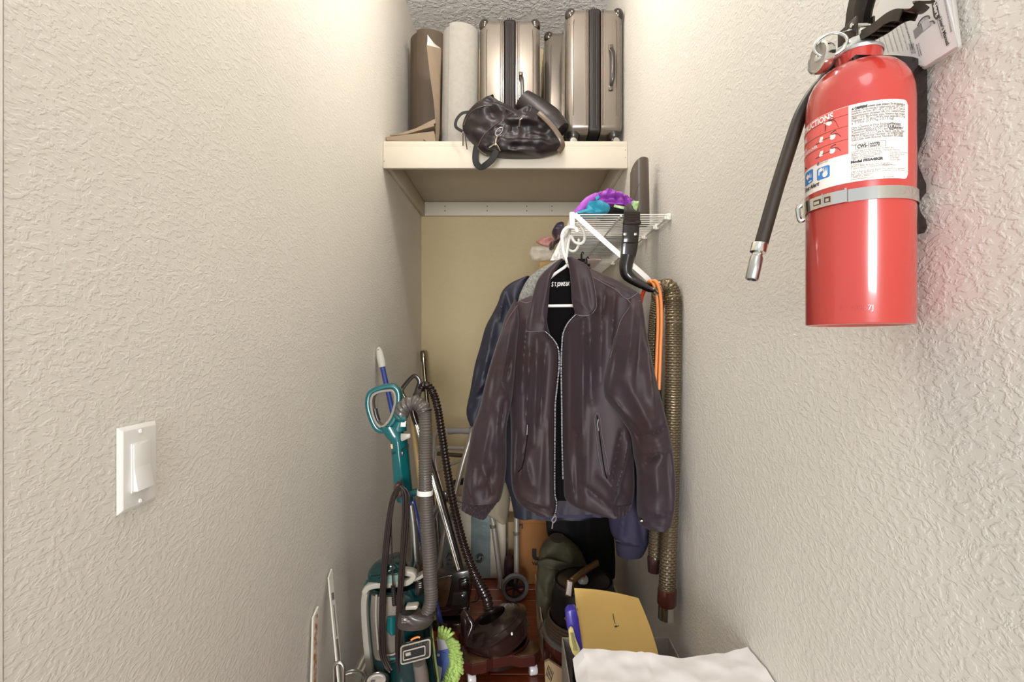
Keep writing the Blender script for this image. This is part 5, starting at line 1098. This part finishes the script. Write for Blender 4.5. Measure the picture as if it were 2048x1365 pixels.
part('hand_grip', tube([wp(897, 862.5, 2.533), wp(941, 862, 2.503)], lambda t: .0165+.0015*math.cos(t*PI*2), 18, 20), mat('grey grip foam', '#8b8683', .6), wk)
part('cross_bar', tube([wp(873, 896, 2.56), wp(930, 897, 2.50)], .0105, 14, 8), m_al, wk)
part('cross_bar', tube([wp(873, 908, 2.57), wp(930, 912, 2.51)], .0105, 14, 8), mat('dull aluminium', '#7d766c', .35, 1.), wk)
part('brace', tube([wp(873, 945, 2.55), wp(898, 932, 2.50), wp(924, 922, 2.45)], .006, 10, 16), m_al, wk)
part('upper_frame', tube([wp(872, 900, 2.56), wp(872, 930, 2.56), wp(880, 965, 2.52), wp(890, 1000, 2.46)], .007, 10, 20), m_al, wk)
part('folding_hub', tube([wp(905, 968, 2.42), wp(932, 962, 2.40)], .016, 12, 6), m_bclip, wk)
part('rear_hoop', tube([wp(862, 1040, 2.45), wp(880, 1010, 2.43), wp(905, 1000, 2.40), wp(925, 1004, 2.38)], .009, 12, 24), m_al, wk)
part('lower_hoop', tube([wp(905, 1040, 2.44), wp(920, 1012, 2.44), wp(950, 1004, 2.44), wp(985, 1010, 2.43)], .008, 12, 24), m_al, wk)
for (x, y, Y) in ((986, 1053, 2.42), (1033, 1067, 2.36)):
    part('leg_collar', tube([wp(x-.4, y-3, Y), wp(x+.4, y+3, Y)], .0155, 14), mat('olive collar', '#5f5a4c', .5), wk)
part('leg_tip', lathe([(0, 0), (.016, 0), (.014, .03), (0, .03)], (wp(1001, 1165, 2.42).x, 2.42, wp(1001, 1165, 2.42).z-.025), seg=16), m_alu, wk)
wc = wp(1030, 1175, 2.335); wc.z = .0655
wh = part('wheel', lathe([(.047, -.009), (.060, -.011), (.065, -.006), (.065, .006), (.060, .011), (.047, .009), (.047, -.009)], wc, (.15, -1, 0), 48, cap=False), mat('grey rubber tyre', '#6d6866', .6), wk)
g = lathe([(0, .009), (.010, .009), (.012, -.009), (0, -.009)], wc, (.15, -1, 0), 20)
for k in range(6):
    a = k*PI/3+.2; M = Matrix.Translation(wc) @ frame((.15, -1, 0)); u = Vector((math.cos(a), math.sin(a), 0)); t = Vector((-math.sin(a), math.cos(a), 0))
    g = g+tube([M @ (u*.008), M @ (u*.049)], 1, 8, 4, flat=(.006, .004), up=(0, 1, 0))
g = g+lathe([(.042, -.006), (.048, -.007), (.048, .007), (.042, .006), (.042, -.006)], wc, (.15, -1, 0), 40, cap=False)
part('wheel_spokes', g, m_bclip, wh)
# ---------------------------------------------------------------- plastic-wrapped pack
m_pk = mat('cream plastic wrap', '#d3c9b5', .28, bump=(14, .5, .012), coat=.4, var=.05)
pk = thing('wrapped_pack', 'plastic-wrapped cream pack with blue grey stripes behind the walking frame', 'package', (-.22, 2.6, 0))
PY = 2.54
xa, xb = P(862, 0, PY).x, P(1012, 0, PY).x
part('pack', box(xa, xb, PY, PY+.22, .001, P(0, 1016, PY).z, .03, 5), m_pk, pk)
part('pack_top', loft([(905, 1003), (885, 1012), (868, 1030)], [(965, 1003), (990, 1012), (1008, 1030)], PY+.08, .07, .08, nz=14, nx=30, wr=.01, wrs=(.1, .1)), m_pk, pk)
m_st = mat('blue grey stripe', '#7d8c8a', .3, bump=(14, .5, .012), coat=.4)
m_st2 = mat('pale blue stripe', '#a3b3b8', .3, bump=(14, .5, .012), coat=.4)
part('stripe', box(P(942, 0, PY).x, P(981, 0, PY).x, PY-.0012, PY+.002, .02, P(0, 1030, PY).z, .0004, 1), m_st, pk, 'blue grey stripe', smooth=False)
part('stripe', box(P(866, 0, PY).x, P(905, 0, PY).x, PY-.0012, PY+.002, .02, P(0, 1030, PY).z, .0004, 1), m_st2, pk, 'pale blue stripe', smooth=False)
cc = P(959, 1117, PY-.002); n_ = 28; v = []; f = []
for i in range(n_):
    a = 2*PI*i/n_
    for r in (.024, .0215): v.append(cc+Vector((r*math.cos(a), -.0005, r*math.sin(a))))
for i in range(n_): j = (i+1) % n_; f.append((2*i, 2*i+1, 2*j+1, 2*j))
part('green_dot_mark', G(v, f), m_ink, pk, smooth=False)
def flat(pts, Y, m, par, name='print'): return part(name, G([P(x, y, Y) for x, y in pts], [tuple(range(len(pts)))]), m, par, smooth=False)
flat([(953, 1118), (953, 1112), (957, 1108), (962, 1108), (962, 1106), (967, 1111), (962, 1116), (962, 1113.5), (958, 1114), (957, 1118)], PY-.003, m_ink, pk)
flat([(965, 1115), (965, 1121), (961, 1126), (956, 1126), (956, 1128), (951, 1123), (956, 1118.5), (956, 1121), (960, 1120), (961, 1116)], PY-.003, m_ink, pk)
def txt(s, x, y, Y, h, m, par, bold=0., sx=1., dx=1., name='print'):
    g = text(s, h*1.38, bold*h, 0, sx); a = P(x, y, Y); return part(name, tmap(g, lambda u, v, z: a+Vector((u, 0, v))), m, par, smooth=False)
txt('DUALES SYSTEM', 948, 1104, PY-.003, .006, m_ink2, pk); txt('keep away from babies', 947, 1144, PY-.003, .0055, m_ink2, pk); txt('and children', 951, 1150, PY-.003, .0055, m_ink2, pk)
txt('PE-LD', 893, 1131, PY-.003, .011, m_ink, pk); txt('WARNING', 889, 1146, PY-.003, .008, m_ink, pk)
for a, b in (((893, 1116), (898, 1106)), ((900, 1106), (906, 1116)), ((904, 1121), (895, 1121))): part('print', ptube([a, b], PY-.003, .0018, seg=6), m_ink, pk)
single('shopping_bag', loft([(866, 1012), (864, 1030), (866, 1045)], [(886, 996), (880, 1020), (874, 1042)], 2.50, .012, .01, nz=14, nx=14), mat('white blue bag', '#b9b7bd', .5, col2='#3a3a6a', vscale=26), 'small white bag with dark marks on the wrapped pack', 'bag')
# ---------------------------------------------------------------- moving box
m_card = mat('orange brown cardboard', '#9a6632', .75, var=.1, bump=(90, .1, .001))
mb = thing('moving_box', 'brown cardboard moving box standing against the back wall', 'box', (.16, 2.62, 0))
BY = 2.50
part('carton', box(P(1035, 0, BY).x, .42, BY, BY+.26, .001, P(0, 1034, BY).z, .003), m_card, mb, smooth=False)
part('lid_flap', box(P(1035, 0, BY).x-.001, .421, BY-.003, BY+.262, P(0, 1048, BY).z, P(0, 1020, BY).z+.002, .003), m_card, mb, smooth=False)
flat([(1035, 1049), (1046, 1049), (1046, 1058), (1043, 1058), (1043, 1052), (1035, 1052)], BY-.004, m_bclip, mb)
txt('U-HAUL', 1064.5, 1120, BY-.004, .052, m_bclip, mb, .10, 1.25); txt('Value Box', 1064, 1131, BY-.004, .017, m_bclip, mb, .05)
single('small_carton', box(P(1016, 0, 2.62).x, P(1030, 0, 2.62).x, 2.62, 2.77, 0.001, .27, .004), mat('tan carton', '#8b7756', .7), 'narrow tan carton between the wrapped pack and the moving box', 'box')
single('maroon_pouch', loft([(1014, 1112), (1009, 1122), (1008, 1140), (1010, 1164)], [(1024, 1112), (1030, 1124), (1030, 1145), (1028, 1164)], 2.50, .03, .03, nz=16, nx=16), mat('dark maroon cloth', '#35191a', .7), 'dark maroon cloth pouch on the floor behind the grey walker wheel', 'pouch')
# hanging brown garment bag behind the coat shoulders
single('brown_card', pxprism([(1080, 524), (1112, 522), (1098, 545), (1076, 545)], 1.95, .02, .002), mat('ochre card', '#8a6a36', .7), 'ochre brown card edge behind the grey coat shoulder', 'card')
# ---------------------------------------------------------------- olive bag
m_ol = mat('olive canvas', '#4f4a35', .75, bump=(60, .4, .004), var=.25, vscale=10)
ob = thing('olive_bag', 'olive green canvas bag slumped on the floor against the moving box', 'bag', (.17, 2.08, 0))
part('bag_body', loft([(1100, 1075), (1082, 1095), (1076, 1130), (1072, 1180), (1075, 1220), (1088, 1270), (1095, 1280)], [(1130, 1075), (1160, 1100), (1180, 1150), (1190, 1200), (1190, 1250), (1180, 1275), (1170, 1280)], 1.955, .060, .045,
    [(1082, 1108, 1130, 1104, 6, -.02), (1080, 1120, 1140, 1125, 6, .02), (1090, 1150, 1090, 1220, 8, .018), (1105, 1160, 1120, 1250, 10, -.015), (1075, 1160, 1100, 1200, 6, -.015)], 60, 40, wr=.02, wrs=(.04, .03)), m_ol, ob)
part('bag_flap', ptube([(1080, 1128, 1.92), (1095, 1124, 1.895), (1115, 1128, 1.888), (1135, 1132, 1.885)], 0, 1, seg=10, n=24, flat=(.012, .006), up=(0, 1, 0)), m_ol, ob)
# ---------------------------------------------------------------- canister vacuum (right)
m_can = mat('maroon gloss plastic', '#4c201b', .22, coat=.6, var=.12)
m_blkg = mat('near black gloss', '#160f0e', .35, coat=.15)
cv = thing('canister_vacuum', 'dark maroon canister vacuum with bronze carry handle behind the envelope', 'vacuum cleaner', (.225, 1.76, 0))
c0 = Vector((.234, 1.735, 0))
part('lower_body', lathe([(0, .001), (.105, .001), (.118, .010), (.134, .06), (.140, .12), (.140, .185), (.136, .200), (0, .200)], c0, seg=64), m_can, cv)
part('rim_band', lathe([(.134, .198), (.1425, .200), (.1425, .214), (.137, .216), (.12, .216)], c0, seg=64, cap=False), mat('pewter band', '#6f6761', .3, .4), cv)
for i in range(5):
    part('cord_coil', tube([c0+Vector(((.128-.002*i)*math.cos(a), (.128-.002*i)*math.sin(a), .222+.0095*i)) for a in [2*PI*k/48 for k in range(48)]], .0052, 8, closed=True), mat('brown cord coil', '#4a3a30', .4, coat=.2), cv)
part('upper_dome', lathe([(0, .215), (.112, .215), (.114, .30), (.108, .35), (.100, .375), (.085, .388), (0, .392)], c0, seg=64), m_blkg, cv)
part('top_ridge', lathe([(.098, .372), (.104, .378), (.100, .386), (.09, .384)], c0, seg=64, cap=False), m_bb, cv)
m_brz = mat('bronze handle', '#80603f', .3, .5)
part('carry_handle', tube([P(1141, 1188, 1.66), P(1143, 1165, 1.655), P(1150, 1158, 1.66), P(1170, 1142, 1.69), P(1195, 1126, 1.73)], 1, 12, 40, flat=(.010, .007), up=(0, 1, 0)), m_brz, cv)
part('handle_plate', pxprism([(1136, 1164), (1145, 1166), (1142, 1194), (1132, 1190)], 1.635, .008, .001), m_white, cv)
part('handle_plate_frame', pxprism([(1134, 1161), (1147, 1163), (1144, 1197), (1130, 1193)], 1.639, .012, .002), m_brz, cv)
part('gauge', lathe([(0, .004), (.012, .004), (.018, .001), (.018, -.01)], P(1166, 1160, 1.70), (0, -.8, .6), 24), mat('pearl knob', '#a39a94', .3, coat=.4), cv)
part('indicator', lathe([(0, .002), (.005, .001), (.005, -.002)], P(1168, 1153, 1.695), (0, -.8, .6), 12), mat('red light', '#b02a20', .3), cv)
pw = P(1122, 0, 1.66)
def canp(a, z, r=.1415): return c0+Vector((r*math.cos(a), r*math.sin(a), z))
aa = math.atan2(-.118, -.072)
v = [canp(aa-.08, .115), canp(aa, .115, .142), canp(aa+.08, .115), canp(aa+.08, .172), canp(aa, .172, .142), canp(aa-.08, .172)]
part('switch_panel', G(v, [(0, 1, 4, 5), (1, 2, 3, 4)]), m_bclip, cv)
g = text('Rainbow', .019, .0003, .3, .8)
part('brand_script', tmap(g, lambda x, y, z: canp(aa-.14+x/.1415, .092+y, .1408+.0012)), m_white, cv, smooth=False)
part('lead_plug', ptube([(1131, 1236), (1138, 1242), (1144, 1250)], 1.60, .006, seg=8, n=8), mat('tan plug', '#a8824a', .5), cv)
# cardboard offcut
m_cd = mat('tan cardboard', '#a88d68', .8, var=.12)
cb = thing('cardboard_offcut', 'creased tan cardboard sheet under and beside the maroon canister vacuum', 'cardboard', (.08, 1.8, 0))
part('standing_sheet', prism([(.078, 2.04), (.081, 2.04), (.100, 1.875), (.097, 1.875)], .001, .25, lambda u, v, d: Vector((u+.04*(.25-d), v, d*(1.05-.4*(2.04-v)/.165)))), m_cd, cb, smooth=False)
part('floor_sheet', pxprism([(1089, 1326), (1098, 1322), (1122, 1338), (1137, 1345), (1137, 1400), (1092, 1400)], 1.60, .012, .001), m_cd, cb, smooth=False)
for k in range(5):
    x = 1094+k*2.4; part('mark', ptube([(x-2, 1352+k*3), (x+3, 1332+k*3.5)], 1.598, .0012, seg=5), m_bclip, cb)
for k in range(3):
    x = 1079+k*2.5; part('mark', ptube([(x-1, 1264-k*4), (x+5, 1243-k*1)], 1.80-k*.02, .0012, seg=5), m_bclip, cb)
# ---------------------------------------------------------------- file box, envelope, binder, white sheet (front right)
fb = thing('file_box', 'grey patterned file box at the bottom right below the white sheet', 'box', (.25, 1.2, 0))
m_fb = mat('grey file box', '#8f8781', .6, col2='#a39a93', vscale=30)
FX = .122
for nm, g in (('side_panel', box(FX, FX+.003, 1.08, 1.33, .001, .42, .001)), ('side_panel', box(.405, .408, 1.08, 1.33, .001, .42, .001)), ('back_panel', box(FX, .408, 1.33, 1.333, .001, .42, .001)), ('front_panel', box(FX, .408, 1.077, 1.08, .001, .42, .001)), ('bottom_panel', box(FX, .408, 1.08, 1.33, .001, .004))):
    part(nm, g, m_fb, fb, smooth=False)
m_env = mat('golden manila', '#f5cd7a', .6, var=.06, bump=(30, .1, .001))
Ye = 1.26
env = thing('manila_envelope', 'golden manila envelope standing in the file box', 'envelope', P(1230, 1330, Ye))
v = []; f = []
TL, TR, BR, BL = (1153, 1197), (1287, 1218), (1322, 1330), (1166, 1345)
for i in range(13):
    for k in (0, 1):
        for j in range(13):
            s, t = j/12, i/12
            a = (TL[0]+(TR[0]-TL[0])*s, TL[1]+(TR[1]-TL[1])*s); b = (BL[0]+(BR[0]-BL[0])*s, BL[1]+(BR[1]-BL[1])*s)
            bow = 4*math.sin(PI*t)*(s)
            q = P(a[0]+(b[0]-a[0])*t+bow, a[1]+(b[1]-a[1])*t, Ye); v.append(q+Vector((0, .012*math.sin(PI*s)+.05*(1-t)+k*.0025, 0)))
for i in range(12):
    for k in (0, 1):
        for j in range(12): o_ = i*26+k*13+j; f.append((o_, o_+1, o_+27, o_+26))
    for j in (0, 12): f.append((i*26+j, i*26+13+j, i*26+39+j, i*26+26+j))
for j in range(12): f.append((j, j+1, j+14, j+13)); f.append((312+j, 313+j, 326+j, 325+j))
part('sleeve', G(v, f), m_env, env)
part('pen_mark', ptube([(1226, 1228), (1228, 1240), (1231, 1250)], Ye+.040, .0009, seg=5, n=8)+ptube([(1229, 1254), (1234, 1253)], Ye+.038, .0022, seg=6)+ptube([(1225, 1256), (1238, 1252)], Ye+.038, .0008, seg=5)+ptube([(1234, 1262), (1237, 1266)], Ye+.036, .0008, seg=5), m_ink, env)
bd = thing('blue_binder', 'violet blue binder with cream tab beside the golden envelope', 'binder', P(1148, 1330, 1.2))
m_vio = mat('violet blue vinyl', '#4b3fae', .3, coat=.2)
bo = [(1131, 1228), (1138, 1221), (1153, 1220), (1158, 1240), (1166, 1300), (1168, 1345), (1154, 1345), (1146, 1300), (1134, 1258)]
part('cover', prism(bo, 0, .03, lambda u, v, d: P(u, v, 1.235)+Vector((0, d, 0)), .005), m_vio, bd)
part('tab', pxprism([(1137, 1263), (1142, 1256), (1147, 1260), (1152, 1280), (1161, 1302), (1158, 1306), (1153, 1318), (1145, 1308), (1139, 1290)], 1.222, .010, .002), mat('cream tab', '#e6d98a', .5), bd)
for k in range(4): part('tab_line', ptube([(1141+k*1.8, 1266), (1148+k*2.2, 1302)], 1.2205, .0006, seg=5), m_ink2, bd)
part('note', pxprism([(1148, 1217), (1156, 1217), (1156, 1222), (1148, 1222)], 1.262, .002), mat('yellow note', '#e8c338', .6), bd)
fs = thing('storage_crate', 'grey plastic crate hidden under the white sheet by the right wall', 'crate', (.28, .85, 0))
part('body', box(.125, .432, .775, .925, .001, .603, .012, 3), m_fb, fs)
# white sheet draped over the crate and box front
m_cloth = mat('white cotton sheet', '#eae6e4', .8, bump=(25, .3, .004), var=.02)
v = []; f = []; nu, nv = 70, 60
def shz(x, y):
    z = .612
    if y > 1.03: z -= min((y-1.03)**1.0*1.25, .20)
    return z
edgeL = lambda t: .104-.0*t
for i in range(nv+1):
    for j in range(nu+1):
        s, t = j/nu, i/nv
        X = .108+(.442-.108)*s; Y = .74+(.962-.74+.012*math.sin(s*7+.6))*t
        drop = 0
        if s < .05: drop = (.05-s)*2.6; X = .108+.0*s
        if t > .93: drop += (t-.93)*1.6; Y -= (t-.93)*.25
        if t < .06: drop += (.06-t)*4; Y += (.06-t)*.6
        z = .618-drop+.0045*noise.noise(Vector((X*14, Y*14, 0)))+.004*noise.noise(Vector((X*34, Y*30, 4)))+.003*math.exp(-((s-.38)/.012)**2)
        if s > .96: z += (s-.96)*.12
        v.append(Vector((X, Y, z)))
for i in range(nv):
    for j in range(nu): a = i*(nu+1)+j; f.append((a, a+1, a+nu+2, a+nu+1))
n0_ = len(v); v = v+[p+Vector((0, 0, -.0025)) for p in v]; f = f+[tuple(k+n0_ for k in q[::-1]) for q in f]
bd_ = [j for j in range(nu+1)]+[(i+1)*(nu+1)+nu for i in range(nv)]+[nv*(nu+1)+j for j in range(nu-1, -1, -1)]+[i*(nu+1) for i in range(nv-1, 0, -1)]
for k in range(len(bd_)): a, b = bd_[k], bd_[(k+1) % len(bd_)]; f.append((a, b, b+n0_, a+n0_))
single('white_sheet', G(v, f), m_cloth, 'white cotton sheet draped over the crate at the bottom right', 'sheet')
# ---------------------------------------------------------------- front left: strips, loop, cans
m_strip = mat('white painted strip', '#dcd8ca', .5, var=.06)
m_sg = mat('strip print grey', '#77736c', .6); m_sr = mat('strip print rust', '#a06a45', .6, col2='#d8cfc0', vscale=60)
def strip(a, b, wdt, th, label, marks, m2):
    t_ = thing('leaning_strip', label, 'strip', b)
    d = (b-a).normalized(); n = Vector((1, -.15, 0)); n = (n-d*n.dot(d)).normalized(); sd = d.cross(n).normalized()
    def bar(s0, s1, w2, off, th2): return tube([a.lerp(b, s0)+n*off, a.lerp(b, s1)+n*off], 1, 4, 2, flat=(w2, th2), up=n)
    def slab(s0, s1, w2, t0, t1):
        vv = [];
        for s in (s0, s1):
            for (u, w_) in ((-w2, t0), (w2, t0), (w2, t1), (-w2, t1)): vv.append(a.lerp(b, s)+sd*u+n*w_)
        return G(vv, [(0, 1, 2, 3), (4, 5, 6, 7), (0, 1, 5, 4), (1, 2, 6, 5), (2, 3, 7, 6), (3, 0, 4, 7)])
    vv = slab(0, 1, wdt, 0, th); vv.v[0] = vv.v[0]-d*.0; vv.v[1] = vv.v[1]+d*.02; vv.v[2] = vv.v[2]+d*.02
    part('board', vv, m_strip, t_, smooth=False)
    for s0, s1, w2 in marks: part('print', slab(s0, s1, w2, th, th+.0006), m2, t_, smooth=False)
strip(Vector((-.524, 1.40, .57)), Vector((-.395, 1.22, .004)), .011, .004, 'white leaning strip with grey print, taller one at the lower left', [(.10, .13, .006), (.15, .28, .002), (.29, .52, .0055)], m_sg)
strip(Vector((-.524, 1.30, .515)), Vector((-.505, 1.22, .004)), .012, .005, 'short leaning strip with rust brown print on the left wall', [(.03, .62, .0075)], m_sr)
lp_ = thing('steel_loop_stand', 'tall steel loop handle rising at the bottom left', 'stand', (-.41, 1.17, 0))
Yl = 1.17
part('loop', tube([P(668, 1420, Yl), P(668, 1350, Yl), P(668, 1336, Yl), P(672, 1328, Yl), P(677, 1326, Yl), P(683, 1328, Yl), P(687, 1336, Yl), P(687, 1350, Yl), P(687, 1420, Yl)]+[], .0042, 12, 60), m_steel, lp_)
xl_ = P(677.5, 0, Yl).x
part('rod', tube([Vector((xl_, Yl, P(0, 1415, Yl).z)), Vector((xl_, Yl, .01))], .005, 12, 4)+tube([P(668, 1418, Yl), P(687, 1418, Yl)], .005, 10), m_steel, lp_)
part('foot', lathe([(0, .001), (.045, .001), (.045, .006), (.01, .014), (0, .014)], (xl_, Yl, 0), seg=28), m_steel, lp_)
def can(x, Y, r, top, label, lidm):
    t_ = thing('paint_can', label, 'can', (x, Y, 0), 'paint cans at the bottom left')
    part('body', lathe([(0, .001), (r-.002, .001), (r, .004), (r-.001, .008), (r-.001, top-.006), (r+.001, top-.003), (r+.0015, top), (r-.003, top+.001), (r-.005, top-.004), (0, top-.004)], (x, Y, 0), seg=40), m_steel, t_)
    part('lid', lathe([(0, top-.001), (r-.016, top-.001), (r-.014, top+.001), (r-.009, top+.0012), (r-.007, top-.003)], (x, Y, 0), seg=40, cap=False), lidm, t_)
    return t_
can(P(700, 0, 1.36).x, 1.36, .0405, .290, 'paint can with shiny steel lid beside the leaning strip', m_chrome)
t_ = can(P(753, 0, 1.41).x, 1.408, .034, .256, 'paint can with white labelled lid beside the teal cleaner', m_white)
part('barcode', box(P(753, 0, 1.41).x-.014, P(753, 0, 1.41).x-.002, 1.395, 1.408, .2555, .2562), m_ink2, t_, smooth=False)
